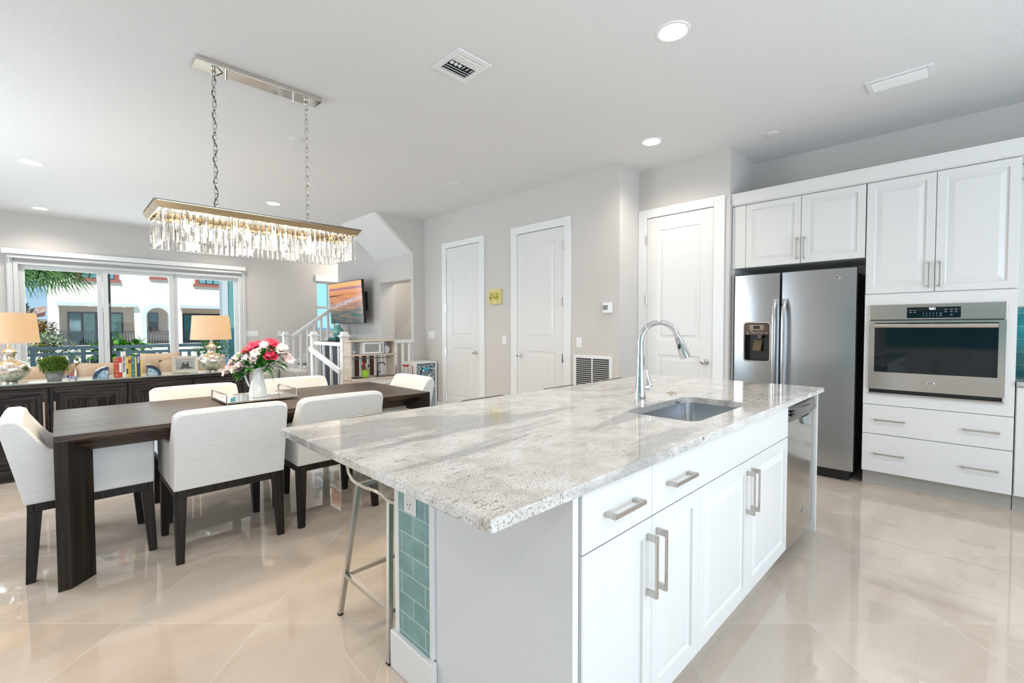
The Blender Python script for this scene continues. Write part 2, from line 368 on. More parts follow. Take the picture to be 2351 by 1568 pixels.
# baseboards
bb = lambda g, x0, y0, x1, y1: g.box(x0, y0, 0, x1, y1, .135)
g = G(); bb(g, 4.24, 5.81, 4.2545, 6.299); bb(g, 4.24, 4.30, 4.2545, 4.81); bb(g, 4.24, 2.675, 4.2545, 3.31); S('baseboard_hall', g, WHITE, bev=.003)
g = G(); bb(g, 2.62, 10.135, 3.2, 10.149); bb(g, -2.59, 10.135, -.5, 10.149); S('baseboard_window_side', g, WHITE, bev=.003)
# house wing and balcony outside
S('floor_balcony', G().box(-3, 10.31, -.12, 3.2, 12.5, -.02), mat('balcony_paver', (.42, .43, .42), .8))
S('wall_wing_far', G().box(3.301, 12.25, -3.2, 8, 12.6, 5), mat('pale_cyan_stucco', (.50, .78, .84), .8))
S('wall_wing', G().box(2.86, 12.25, -3.2, 3.3, 12.6, 5), mat('teal_stucco', (.16, .36, .38), .8))
S('trim_2', G().box(2.745, 12.2, -3.2, 2.859, 12.45, 5), mat('white_post_paint', (.62, .68, .70), .5))
S('ground', G().box(-60, 12.7, -3.6, 90, 100, -3.3), mat('pale_paving', (.66, .66, .62), .85, var=(.15, (.52, .58, .42))))

def panel_prof(depth=0.0, r=.0):
    return [(0, depth), (.008, depth-.009), (.022, depth-.009), (.045, depth-.002), (.05, depth-.002)]
def interior_door(n, mp_face, X, y0, y1, dy0, dy1, ztop, zd, knob_y, hinge_y):
    o = struct('door_%d' % n, (X, (y0+y1)/2, 0)); m = face_x(X)
    g = G(); t = .02
    cw = .5*((y1-y0)-(dy1-dy0))
    g.box(X-t, y0, 0, X-.0005, dy0-.004, ztop); g.box(X-t, dy1+.004, 0, X-.0005, y1, ztop); g.box(X-t, dy0-.004, zd+.006, X-.0005, dy1+.004, ztop)
    part('door_casing', g, WHITE, o, bev=.003)
    part('door_gap', G().box(X-.002, dy0-.004, 0, X-.0008, dy1+.004, zd+.006), GAP, o)
    g = G(); T = .010
    def bx(a, b, c, d): g.box(X-T, a, c, X-.0022, b, d)
    st = .135*(dy1-dy0)/.76; zs = [.012, .24, 1.00, 1.16, zd-.14, zd]
    bx(dy0, dy0+st, zs[0], zs[5]); bx(dy1-st, dy1, zs[0], zs[5])
    bx(dy0+st, dy1-st, zs[0], zs[1]); bx(dy0+st, dy1-st, zs[2], zs[3]); bx(dy0+st, dy1-st, zs[4], zs[5])
    for a, b in ((zs[1], zs[2]), (zs[3], zs[4])):
        g.raised(m, dy0+st, dy1-st, a, b, [(0, .003), (0, T), (.010, T-.0098), (.026, T-.0098), (.056, T-.001), (.058, T-.001)])
    part('door_slab', g, DOORW, o)
    g = G(); g.lathe([(.028, 0), (.03, .004), (.012, .010), (.012, .030), (.024, .036), (.0295, .050), (.026, .062), (.008, .067)], n=24)
    g.xf(Matrix.Translation((X-T, knob_y, .945)) @ Matrix.Rotation(R(-90), 4, 'Y')); part('door_knob', g, CHROME, o, smooth=True)
    for z in (.22, .93, 1.60, 2.25):
        g = G(); g.box(X-.024, hinge_y-.008, z-.05, X-.019, hinge_y+.02, z+.05)
        for k in range(5): g.cyl((X-.026, hinge_y, z-.05+k*.02+.001), (X-.026, hinge_y, z-.05+(k+1)*.02-.001), .006, 8)
        part('hinge', g, CHROME, o)
interior_door(1, None, 4.255, 4.821, 5.80, 4.932, 5.69, 2.575, 2.485, 5.00, 5.695)
interior_door(2, None, 4.255, 3.314, 4.295, 3.416, 4.179, 2.58, 2.478, 4.12, 3.412)
interior_door(3, None, 4.65, 1.744, 2.672, 1.85, 2.565, 2.578, 2.478, 1.914, 2.57)

# sliding window
o = struct('window_1', (1.1, 10.2, 0)); FR = mat('window_frame_enamel', (.68, .69, .69), .4)
g = G(); x0, x1, z0, z1 = WIN
g.box(x0, 10.11, 2.262, x1, 10.26, z1); g.box(x0, 10.11, 0, x0+.05, 10.26, 2.262); g.box(x1-.05, 10.11, 0, x1, 10.26, 2.262); g.box(x0+.05, 10.13, 0, x1-.05, 10.26, .04)
g.box(x0-.07, 10.12, 0, x0-.001, 10.149, 2.40); g.box(x1+.001, 10.12, 0, x1+.07, 10.149, 2.40)
part('window_frame', g, FR, o, bev=.003)
for (a, b_, ya) in ((-.37, .575, 10.20), (.58, 1.53, 10.16), (1.53, 2.56, 10.20)):
    g = G(); w = .065
    g.box(a, ya, .04, a+w, ya+.035, 2.262); g.box(b_-w, ya, .04, b_, ya+.035, 2.262); g.box(a+w, ya, 2.20, b_-w, ya+.035, 2.262); g.box(a+w, ya, .04, b_-w, ya+.035, .14)
    q = part('sash', g, FR, o, bev=.003)
    part('pane', G().box(a+w, ya+.015, .14, b_-w, ya+.018, 2.20), PANE, q)
part('interlock_shade', G().box(.585, 10.245, .10, .68, 10.262, 2.24), mat('interlock_shade_dark', (.02, .025, .02), .5), o)  # dark strip put in for the shade at the sash interlock
g = G(); g.box(.655, 10.13, .98, .69, 10.16, 1.10); part('sash_handle', g, BLACK, o, bev=.003)
o = struct('window_2', (4.5, 10.2, 1.7))
g = G(); a, b_ = 4.06, 4.98
g.box(a, 10.18, 1.22, a+.03, 10.26, 2.30); g.box(b_-.03, 10.18, 1.22, b_, 10.26, 2.3); g.box(a+.03, 10.18, 2.27, b_-.03, 10.26, 2.3); g.box(a+.03, 10.18, 1.22, b_-.03, 10.26, 1.25)
g.box(a+.03, 10.17, 1.72, b_-.03, 10.25, 1.77); g.box(4.335, 10.18, 1.25, 4.36, 10.25, 2.27)
part('window_frame', g, FR, o)
part('pane', G().box(a+.03, 10.21, 1.25, b_-.03, 10.214, 2.27), glass_mat('blue_tint_glass', (.85, .97, 1.0)), o)
S('trim_3', G().box(4.04, 10.10, 2.31, 5.0, 10.149, 2.44), WHITE, bev=.003)
# blind cassettes over the slider
t = thing('roller_shade_cassette', 'long white roller shade cassette above the three-panel sliding window', 'window shade', (1.06, 10.1, 2.43))
part('cassette', G().box(-.53, 10.02, 2.40, 2.66, 10.115, 2.475), WHITE, t, bev=.004)
part('bottom_rail', G().box(-.48, 10.05, 2.345, 2.60, 10.10, 2.392), FR, t, bev=.004)
part('pull_chain', G().cyl((-.46, 10.06, 1.2), (-.46, 10.06, 2.36), .004, 6), WHITE, t)
part('pull_chain', G().cyl((2.62, 10.06, 1.0), (2.62, 10.06, 2.41), .004, 6), WHITE, t)

# ---------------------------------------------------------------- ceiling fittings
LENS = mat('lit_downlight_lens', (1, 1, 1), .4, emit=(1, .93, .80, 9)); LENSO = mat('unlit_downlight_lens', (.75, .75, .74), .3)
def can(x, y, label, lit=True, e=42):
    t = thing('recessed_light', label, 'ceiling light', (x, y, H), 'round recessed ceiling lights')
    g = G(); n = 40; prof = [(.097, H-.0005), (.095, H-.006), (.080, H-.007), (.076, H-.002)]
    lo = [[(x+q*math.cos(2*math.pi*i/n), y+q*math.sin(2*math.pi*i/n), z) for i in range(n)] for q, z in prof]; g.loft(lo, cap=False)
    part('trim_ring', g, WHITE, t, smooth=True)
    part('lens', G().lathe([(.077, H-.0004), (.077, H-.0035), (.03, H-.005)], x, y, 40), LENS if lit else LENSO, t, label='glowing warm white lens' if lit else 'unlit frosted lens')
    if lit:
        l = light('down_spot', 'SPOT', (0, 0, -.03), e, NEUT, spot_size=R(150), spot_blend=.8, shadow_soft_size=.07); l.parent = t
can(2.597, 1.283, 'lit recessed ceiling light above the island, largest and nearest the camera')
can(3.976, 2.163, 'lit recessed ceiling light in front of the pantry door, near the wall corner', True, 34)
can(-.128, 6.95, 'lit recessed ceiling light at left edge, the nearer of the two above the sofa', True, 38)
can(-.108, 9.506, 'lit recessed ceiling light above the left end of the window shade', True, 38)
can(2.193, 6.898, 'lit recessed ceiling light seen behind the chandelier chains near the stairs', True, 38)
can(3.469, 4.474, 'switched-off recessed ceiling light outside the two hall doors', False)
can(1.075, 8.26, 'recessed ceiling light mostly hidden behind left end of the chandelier frame', False)
def capc(x, y, label):
    g = G(); g.lathe([(.055, H-.0005), (.055, H-.006), (.050, H-.008)], x, y, 32)
    tag(part('sprinkler_cover', g, CEIL, smooth=True), label, 'sprinkler cover', 'flush round covers in the ceiling')
capc(1.603, 4.425, 'small round flush cover in the ceiling between the chandelier chains')
capc(4.588, 1.319, 'small round flush cover in the ceiling near the cabinets above the fridge')
# square diffuser
t = thing('ceiling_vent', 'square white ceiling air diffuser with slanted louvres near the image centre', 'air vent', (1.93, 2.42, H), 'white ceiling air vents')
a0, a1, b0, b1 = 1.80, 2.08, 2.275, 2.565
g = G(); z = H
for q in ((a0, b0, a1, b0+.04), (a0, b1-.04, a1, b1), (a0, b0+.04, a0+.04, b1-.04), (a1-.04, b0+.04, a1, b1-.04)): g.box(q[0], q[1], z-.012, q[2], q[3], z-.0005)
part('vent_frame', g, WHITE, t, bev=.003)
part('vent_duct', G().box(a0+.04, b0+.04, z-.002, a1-.04, b1-.04, z-.0004), mat('duct_shadow', (.03, .04, .05), .8), t)
for k in range(3):
    y = b0+.055+k*.025
    part('louvre', G().bar((a0+.04, y, z-.01), (a1-.04, y, z-.01), .018, .002, (0, .5, 1)), WHITE, t)
    y = b1-.055-k*.025
    part('louvre', G().bar((a0+.04, y, z-.01), (a1-.04, y, z-.01), .018, .002, (0, -.5, 1)), WHITE, t)
for k in range(6):
    x = a0+.06+k*.032; part('louvre', G().bar((x, b0+.13, z-.01), (x, b1-.13, z-.01), .019, .002, (.5 if k < 3 else -.5, 0, 1)), WHITE, t)
t = thing('ceiling_vent', 'long rectangular white ceiling air register above the kitchen, right of the lights', 'air vent', (4.2, .415, H), 'white ceiling air vents')
a0, a1, b0, b1 = 4.105, 4.32, .237, .595
g = G()
for q in ((a0, b0, a1, b0+.03), (a0, b1-.03, a1, b1), (a0, b0+.03, a0+.03, b1-.03), (a1-.03, b0+.03, a1, b1-.03)): g.box(q[0], q[1], z-.010, q[2], q[3], z-.0005)
part('vent_frame', g, WHITE, t, bev=.002)
part('vent_duct', G().box(a0+.03, b0+.03, z-.002, a1-.03, b1-.03, z-.0004), mat('duct_shadow', (.03, .04, .05), .8), t)
for k in range(5): part('louvre', G().bar((a0+.045+k*.031, b0+.03, z-.011), (a0+.045+k*.031, b1-.03, z-.011), .015, .002, (.7, 0, 1)), WHITE, t)

# ---------------------------------------------------------------- chandelier
t = thing('chandelier', 'rectangular crystal chandelier on two chains over the dining table', 'chandelier', (1.04, 3.545, H))
POL = mat('polished_nickel', (.70, .67, .63), .09, 1)
part('canopy', G().box(.665, 3.485, H-.035, 1.46, 3.61, H-.0005), POL, t, bev=.003)
def link_chain(x, y, z0, z1, name='chain'):
    g = G(); n = int((z1-z0)/.034); pitch_ = (z1-z0)/n
    for k in range(n):
        zc = z0+(k+.5)*pitch_; pts = []
        for i in range(12):
            a = 2*math.pi*i/12; w = .0115*math.cos(a); h = .0235*math.sin(a)*(1 if abs(math.sin(a)) < .9 else .95)
            h = max(-.0215, min(.0215, h*1.15))
            d = (w*.7, -w*.7) if k % 2 else (w*.7, w*.7)
            pts.append((x+d[0], y+d[1], zc+h))
        g.tube(pts, .0026, 5, closed=True)
    return part(name, g, POL, t, smooth=True)
CX = [(.775, 3.545), (1.365, 3.545)]
for x, y in CX:
    link_chain(x, y, 2.075, H-.07)
    part('chain_mount', G().lathe([(.012, H-.075), (.016, H-.07), (.016, H-.055), (.012, H-.05), (.012, H-.035)], x, y, 12), POL, t, smooth=True)
    part('chain_loop', G().cyl((x, y, 2.03), (x, y, 2.08), .006, 8), POL, t, smooth=True)
for x in (.85, 1.28): part('canopy_screw', G().cyl((x, 3.55, H-.075), (x, 3.55, H-.035), .006, 8), POL, t)
pts = [(.83, 3.55, H-.035), (.80, 3.55, H-.06)] + [(.775+.012*math.sin(k*1.15), 3.545-.012*math.cos(k*1.15), H-.08-k*.0265) for k in range(34)] + [(.80, 3.53, 2.06), (.815, 3.53, 2.03)]
part('cord', G().tube(pts, .003, 6), BLACK, t, smooth=True)
x0, x1, y0, y1 = .43, 1.655, 3.31, 3.78
fr = G()
def slope_rim(g, o1, zb, o2, zt, th):
    lo = []
    for o_, z_ in ((o1, zb), (o2, zt), (o2-.004, zt), (o1-th, zb)):
        lo.append([(x0-o_, y0-o_, z_), (x1+o_, y0-o_, z_), (x1+o_, y1+o_, z_), (x0-o_, y1+o_, z_)])
    g.loft(lo + [lo[0]], cap=False)
slope_rim(fr, -.01, 1.995, .012, 2.028, .006)
fr.box(x0, y0, 2.024, x1, y1, 2.034)
part('frame', fr, mat('warm_gold_nickel', (.90, .80, .60), .14, 1), t)
part('top_lip', G().box(x0-.015, y0-.015, 2.034, x1+.015, y1+.015, 2.038), mat('dark_nickel_edge', (.12, .115, .11), .25, 1), t)
proto = None; spots = []
nx, ny = 36, 10
for i in range(nx):
    x = .465+i*(1.62-.465)/(nx-1); spots += [(x, 3.34, 0), (x, 3.75, 0)]
for i in range(1, ny-1):
    y = 3.34+i*(3.75-3.34)/(ny-1); spots += [(.465, y, 1), (1.62, y, 1)]
def crystal_mesh():
    g = G(); w, d = .0150, .0065; zt, zb = 1.99, 1.812
    ring = lambda s, z: [(w*s*c, d*s*e, z) for c, e in ((-1, -.45), (-.55, -1), (.55, -1), (1, -.45), (1, .45), (.55, 1), (-.55, 1), (-1, .45))]
    g.loft([ring(.55, zt+.004), ring(1, zt-.008), ring(1, zb)]); g.xf(Matrix.Translation((0, 0, -H))); return g
g = crystal_mesh(); proto = part('crystal', g, CRYS, None); proto.parent = t
proto.location = (spots[0][0]-1.04, spots[0][1]-3.545, 0)
for (x, y, q) in spots[1:]:
    c = proto.copy(); COL.objects.link(c); c.parent = t; c.location = (x-1.04, y-3.545, 0); c.rotation_euler = (0, 0, R(90)*q+rnd.uniform(-.05, .05))
BULB = mat('glowing_bulb', (1, .9, .7), .3, emit=(1, .86, .64, 45))
for i in range(8):
    x = .60+i*(1.48-.60)/7; y = 3.545+(.06 if i % 2 else -.06)
    q = part('bulb_socket', G().cyl((x, y, 1.975), (x, y, 2.024), .011, 10), POL, t)
    part('bulb', G().lathe([(.004, 1.895), (.012, 1.910), (.017, 1.935), (.013, 1.965), (.009, 1.976)], x, y, 12), BULB, t, smooth=True)
for x in (.70, 1.04, 1.38):
    l = light('chandelier_lamp', 'POINT', (x-1.04, 0, 1.90-H), 14, WARM, shadow_soft_size=.05); l.parent = t

# ---------------------------------------------------------------- dining table
t = thing('dining_table', 'long dark-stained oak dining table with a leg at each corner', 'table', (1.08, 3.66, 0))
X0, X1, Y0, Y1, ZT = -.018, 2.175, 3.15, 4.175, .77
g = G(); rc = lambda i, z: [(X0+i*0, Y0+i, z), (X1-i*0, Y0+i, z), (X1-i*0, Y1-i, z), (X0+i*0, Y1-i, z)]
g.loft([rc(0, ZT), rc(0, ZT-.03), rc(.10, .665)]); part('tabletop', g, TABW, t, bev=.002)
for s_, xa, ya_, sy_ in ((1, X0, Y0, 1), (-1, X1, Y0, 1), (1, X0, Y1, -1), (-1, X1, Y1, -1)):
    lo = [(xa, ya_), (xa+s_*.05, ya_), (xa+s_*.145, ya_+sy_*.10), (xa+s_*.145, ya_+sy_*.13), (xa, ya_+sy_*.13)]
    g = G(); g.loft([[(px_, py_, 0) for px_, py_ in lo], [(px_, py_, .742) for px_, py_ in lo]]); part('leg', g, TABL, t, bev=.002)

# ---------------------------------------------------------------- dining chairs
def make_chair():
    t = thing('dining_chair', 'x', 'chair', (0, 0, 0), 'linen dining armchairs around the dark table')
    w = .285
    def side(s):
        g = G(); pr = [(-.255, .405), (.265, .405), (.27, .64), (.262, .652), (-.135, .657), (-.165, .675), (-.20, .725), (-.245, .80), (-.27, .828), (-.30, .838), (-.33, .832), (-.338, .81)]
        g.prism(pr, 'x', s*w, s*(w-.065)); return part('armrest', g, FAB, t, bev=.012, seg=3)
    side(1); side(-1)
    g = G(); wb_ = w-.002; xs = [wb_*(2*k/24-1) for k in range(25)]; xs = sorted(set(xs+[a_*(wb_-q_) for a_ in (-1, 1) for q_ in (.004, .009, .016)])); zt_ = [.852-.004*(x_/w)**2-.030*max(0, (abs(x_)-(wb_-.045))/.045)**2.6 for x_ in xs]
    lo = []
    for x_, z_ in zip(xs, zt_): lo.append([(x_, -.257, .405), (x_, -.14, .405), (x_, -.175, .60), (x_, -.255, z_-.012), (x_, -.28, z_), (x_, -.325, z_), (x_, -.342, z_-.02)])
    g.loft(lo); part('backrest', g, FAB, t, smooth=True, bev=.006, seg=2)
    part('seat', G().box(-w+.065, -.18, .41, w-.065, .265, .50), FAB, t, bev=.02, seg=3)
    g = G(); a = w-.008
    g.box(-a, -.25, .362, a, -.225, .404); g.box(-a, .235, .362, a, .26, .404); g.box(-a, -.225, .362, -a+.025, .235, .404); g.box(a-.025, -.225, .362, a, .235, .404)
    part('seat_frame', g, LEGW, t, bev=.002)
    for sx_ in (-1, 1):
        for y_, dy in ((-.222, -.022), (.232, .02)):
            g = G(); q = lambda cx, cy, h, z: [(cx-h, cy-h, z), (cx+h, cy-h, z), (cx+h, cy+h, z), (cx-h, cy+h, z)]
            g.loft([q(sx_*(a-.016), y_+dy, .0185, 0), q(sx_*(a-.026), y_, .028, .362)]); part('leg', g, LEGW, t, bev=.002)
    return t
ch = make_chair()
ch.location = (.722, 3.312, 0); ch['label'] = 'off-white linen dining chair, back to the camera, nearest the left table leg on near side'
dup(ch, (1.372, 3.315, 0), 0, 'off-white linen dining chair, back to the camera, partly behind the granite island corner')
dup(ch, (.128, 3.64, 0), R(-90), 'off-white linen armchair at the left head of the table, seen from its side')
dup(ch, (.775, 4.03, 0), R(180), 'linen chair on far side of table, only its backrest seen left of the pitcher')
dup(ch, (1.525, 4.05, 0), R(180), 'linen chair on far side of table, backrest seen right of the pitcher before stairs')
dup(ch, (2.10, 3.745, 0), R(90), 'linen chair at the right head of the table, beside the hall cube shelf')

# ---------------------------------------------------------------- tray, pitcher, flowers
SILV = mat('antique_silver', (.62, .56, .48), .18, 1)
t = thing('serving_tray', 'mirrored rectangular tray with two silver handles on the dining table', 'tray', (1.07, 3.79, .77))
x0, x1, y0, y1, z = .815, 1.29, 3.575, 4.02, .785
g = G(); g.box(x0, y0, z-.006, x1, y0+.012, z+.006); g.box(x0, y1-.012, z-.006, x1, y1, z+.006); g.box(x0, y0+.012, z-.006, x0+.012, y1-.012, z+.006); g.box(x1-.012, y0+.012, z-.006, x1, y1-.012, z+.006)
part('tray_rim', g, SILV, t, bev=.002)
part('mirror', G().box(x0+.012, y0+.012, z-.004, x1-.012, y1-.012, z), mat('mirror_silver', (.85, .87, .85), .02, 1), t)
for xx in (x0+.006, x1-.006): part('handle', G().tube([(xx, y0+.02, z), (xx, y0+.02, z+.045), (xx, y0+.035, z+.055), (xx, y1-.035, z+.055), (xx, y1-.02, z+.045), (xx, y1-.02, z)], .0055, 8), SILV, t, smooth=True)
for xx in (x0+.012, x1-.012):
    for yy in (y0+.012, y1-.012): part('foot', G().ball((xx, yy, z-.0105), .0045, 8, 6), SILV, t)
t = thing('pitcher', 'tall white ceramic pitcher holding pink flowers on the mirrored tray', 'pitcher', (1.065, 3.765, .786))
CER = mat('white_glazed_ceramic', (.82, .86, .87), .08, coat=.6)
lo = []; n = 32
for q, z, sp in [(.058, .786, 0), (.060, .790, 0), (.058, .83, 0), (.048, .89, 0), (.037, .945, 0), (.036, .965, .1), (.041, .985, .45), (.047, 1.005, .75), (.044, 1.005, .75), (.034, .97, .2), (.030, .93, 0), (.05, .80, 0)]:
    ring = []
    for i in range(n):
        a = 2*math.pi*i/n; k = max(0, math.cos(a-R(-20)))**6; rr = q*(1+sp*k*.75); ring.append((1.065+rr*math.cos(a), 3.765+rr*math.sin(a), z+.018*sp*k))
    lo.append(ring)
g = G().loft(lo); part('body', g, CER, t, smooth=True)
g = G(); ax = (-.80, .6)
pts = [(1.065+ax[0]*q, 3.765+ax[1]*q, z) for q, z in ((.036, .975), (.062, .985), (.085, .968), (.088, .94), (.075, .90), (.062, .87), (.053, .862))]
g.tube(pts, .0065, 8); part('handle', g, CER, t, smooth=True)
LEAF = mat('deep_green_leaf', (.05, .22, .03), .35, var=(9, (.09, .32, .05))); STEM = mat('green_stem', (.10, .22, .05), .5)
PINKL = mat('pale_pink_petal', (.86, .55, .60), .5, var=(60, (.88, .80, .78))); PINKD = mat('magenta_petal', (.50, .008, .05), .5, var=(40, (.66, .04, .13)))
def leaf(g, p, d, l, w, curl=.25, up=Vector((0, 0, 1)), sh=((0, .15), (.25, .8), (.5, 1), (.75, .65), (1, .03))):
    d = Vector(d).normalized(); sd = d.cross(up)
    if sd.length < .1: sd = d.cross(Vector((1, 0, 0)))
    sd.normalize(); nn = sd.cross(d); p = Vector(p); rows = []
    for k, ww in sh:
        c = p+d*l*k-nn*(l*curl*k*k); rows.append((c-sd*w*.5*ww+nn*w*.12*ww, c, c+sd*w*.5*ww+nn*w*.12*ww))
    V = [[g.b.verts.new(q) for q in rr] for rr in rows]
    for a, b in zip(V, V[1:]):
        for i in (0, 1): g.b.faces.new([a[i], a[i+1], b[i+1], b[i]])
def blossom(g, c, d, s):
    d = Vector(d).normalized(); a = d.orthogonal().normalized(); b = d.cross(a); th = rnd.uniform(0, 1)
    for k in range(6):
        an = th+k*math.pi/3; o_ = a*math.cos(an)+b*math.sin(an); wv = .86 if k % 2 else .62
        leaf(g, Vector(c)+d*.004, o_*.75+d*.75, s*(1 if k % 2 else 1.06), s*wv, .22, d, ((0, .2), (.3, .7), (.6, 1), (.85, .85), (1, .35)))
PC = Vector((1.065, 3.765, 0))
cam_r = Vector((math.sin(yaw), -math.cos(yaw), 0)); cam_f = Vector((math.cos(yaw), math.sin(yaw), 0))
tops = [(-.20, .05, 1.045, 'L'), (-.155, .02, 1.055, 'L'), (-.17, -.05, 1.00, 'L'), (-.10, -.06, 1.015, 'L'), (-.06, -.05, 1.05, 'L'), (-.10, .04, 1.125, 'D'), (-.05, 0, 1.13, 'D'), (-.02, .05, 1.165, 'D'),
        (.035, -.06, 1.085, 'L'), (.06, -.02, 1.14, 'L'), (.08, .05, 1.175, 'D'), (.12, .03, 1.165, 'D'), (.125, -.03, 1.10, 'D'), (.17, .02, 1.12, 'L'), (.20, .04, 1.08, 'L'), (.15, .07, 1.13, 'L')]
for i, (a, b, z, kd) in enumerate(tops):
    tip = PC + cam_r*a + cam_f*b; tip.z = z; base = PC + cam_r*a*.06 + cam_f*b*.06; base.z = .94; mid = base.lerp(tip, .55); mid.z += .02
    lab = 'pale pink and white alstroemeria stem in the white pitcher' if kd == 'L' else 'deep magenta alstroemeria stem in the white pitcher'
    s_ = thing('alstroemeria', lab, 'flower', tuple(base), 'pale pink flowers in the pitcher' if kd == 'L' else 'magenta flowers in the pitcher')
    part('stem', G().tube([base, mid, tip], .0022, 6), STEM, s_, smooth=True)
    out = (tip-PC-Vector((0, 0, .98))).normalized()
    for k in range(4):
        g = G(); off = cam_r*rnd.uniform(-.032, .032)+Vector((0, 0, rnd.uniform(-.03, .026)))-cam_f*rnd.uniform(-.01, .02)
        if k: part('stem_branch', G().tube([tip, tip+off*.6], .0013, 5), STEM, s_)
        blossom(g, tip+(off if k else Vector()), (out*.5-cam_f*.65+cam_r*rnd.uniform(-.3, .3)+Vector((0, 0, .15))), rnd.uniform(.031, .038)); part('blossom', g, PINKL if kd == 'L' else PINKD, s_, smooth=True)
    for k in range(9):
        g = G(); p_ = base.lerp(tip, .30+.075*k); dd = out+cam_r*rnd.uniform(-.9, .9)-cam_f*rnd.uniform(0, .6)+Vector((0, 0, rnd.uniform(-.9, .3)))
        leaf(g, p_, dd, rnd.uniform(.065, .10), rnd.uniform(.034, .048), rnd.uniform(.1, .45)); part('leaf', g, LEAF, s_, smooth=True)

# ---------------------------------------------------------------- sideboard and what stands on it
SX0, SX1, SY0, SY1, SZ = -1.10, 1.53, 5.69, 6.12, .826
t = thing('sideboard', 'long charcoal oak sideboard with pinwheel-grain doors behind the dining table', 'sideboard', ((SX0+SX1)/2, 5.9, 0))
g = G(); g.box(SX0, SY0+.022, .10, SX1, SY1, SZ-.012); g.box(SX0+.02, SY0+.04, 0, SX1-.02, SY1-.02, .10); part('body', g, SIDEH, t, bev=.002)
part('plinth', G().box(SX0, SY0+.004, 0, SX1, SY0+.038, .105), SIDEH, t, bev=.002)
part('top', G().box(SX0-.005, SY0-.005, SZ-.045, SX1+.005, SY1+.005, SZ-.010), SIDEH, t, bev=.003)
part('stone_inlay', G().box(SX0+.01, SY0+.012, SZ-.0098, SX1-.01, SY1-.01, SZ), mat('green_stone_top', (.44, .50, .44), .12, var=(14, (.30, .37, .32))), t)
nd = 5; dw = (SX1-SX0)/nd
for i in range(nd):
    a = SX0+i*dw+.004; b = a+dw-.008; z0, z1 = .112, SZ-.05
    q = part('door', G().box(a, SY0+.004, z0, b, SY0+.0218, z1), SIDEV, t)
    cw = .12
    part('door_inlay', G().prism([(a, z1), (b, z1), (b-cw, z1-cw), (a+cw, z1-cw)], 'y', SY0, SY0+.0038), SIDEH, q)
    part('door_inlay', G().prism([(a, z0), (b, z0), (b-cw, z0+cw), (a+cw, z0+cw)], 'y', SY0, SY0+.0038), SIDEH, q)
    part('door_inlay', G().prism([(a, z0+.002), (a, z1-.002), (a+cw-.002, z1-cw), (a+cw-.002, z0+cw)], 'y', SY0, SY0+.0038), SIDEV, q)
    part('door_inlay', G().prism([(b, z0+.002), (b, z1-.002), (b-cw+.002, z1-cw), (b-cw+.002, z0+cw)], 'y', SY0, SY0+.0038), SIDEV, q)
    part('door_inlay', G().box(a+cw, SY0+.001, z0+cw, b-cw, SY0+.0039, z1-cw), SIDEV, q)
    hx = b-.03 if i % 2 else a+.03
    part('handle', G().box(hx-.007, SY0-.03, .36, hx+.007, SY0-.016, .66).box(hx-.005, SY0-.016, .38, hx+.005, SY0-.001, .40).box(hx-.005, SY0-.016, .62, hx+.005, SY0-.001, .64), mat('brushed_bronze', (.55, .42, .32), .3, 1), q, bev=.002)
def mercury():
    m, nt, p, ln = nodes('mercury_glass'); N = nt.nodes.new; t_ = N('ShaderNodeTexCoord')
    mp = N('ShaderNodeMapping'); mp.inputs['Scale'].default_value = (1, 1, .35); ln(t_.outputs['Object'], mp.inputs[0])
    v = N('ShaderNodeTexNoise'); v.inputs['Scale'].default_value = 150; v.inputs['Detail'].default_value = 5; ln(mp.outputs[0], v.inputs['Vector'])
    rp = N('ShaderNodeValToRGB'); rp.color_ramp.elements[0].position = .52; rp.color_ramp.elements[0].color = (.88, .82, .72, 1); rp.color_ramp.elements[1].position = .63; rp.color_ramp.elements[1].color = (.24, .20, .15, 1)
    ln(v.outputs['Fac'], rp.inputs[0]); ln(rp.outputs[0], p.inputs['Base Color']); p.inputs['Metallic'].default_value = .9; p.inputs['Roughness'].default_value = .13
    b = N('ShaderNodeBump'); b.inputs['Strength'].default_value = .35; b.inputs['Distance'].default_value = .004; ln(v.outputs['Fac'], b.inputs['Height']); ln(b.outputs[0], p.inputs['Normal'])
    return m
MERC = mercury()
SHADE = bpy.data.materials.new('cream_lamp_shade'); SHADE.use_nodes = True; nt = SHADE.node_tree; nt.nodes.clear()
so = nt.nodes.new('ShaderNodeOutputMaterial'); sd_ = nt.nodes.new('ShaderNodeBsdfDiffuse'); sd_.inputs[0].default_value = (.86, .80, .70, 1)
st_ = nt.nodes.new('ShaderNodeBsdfTranslucent'); st_.inputs[0].default_value = (.95, .76, .46, 1); sm_ = nt.nodes.new('ShaderNodeMixShader'); sm_.inputs[0].default_value = .5
nt.links.new(sd_.outputs[0], sm_.inputs[1]); nt.links.new(st_.outputs[0], sm_.inputs[2]); nt.links.new(sm_.outputs[0], so.inputs[0])
t = thing('table_lamp', 'x', 'lamp', (0, 0, 0), 'mercury glass table lamps on the sideboard')
part('foot', G().lathe([(.052, 0), (.052, .008), (.046, .012)], n=32), SILV, t, smooth=True)
prof = [(.050, .012), (.085, .035), (.112, .065), (.126, .10), (.126, .125), (.115, .155), (.085, .178), (.050, .190), (.040, .205), (.038, .225), (.044, .25), (.056, .262), (.058, .268), (.030, .285), (.018, .30), (.012, .315)]
part('base', G().lathe(prof, n=48, rib=.012, nr=24), MERC, t, smooth=True)
part('lamp_neck', G().lathe([(.012, .315), (.010, .33), (.010, .40), (.013, .405), (.013, .42)], n=14), SILV, t, smooth=True)
part('bulb', G().lathe([(.008, .42), (.022, .45), (.026, .475), (.016, .50), (.002, .505)], n=14), mat('lamp_bulb', (1, .9, .7), .4, emit=(1, .78, .5, 12)), t, smooth=True)
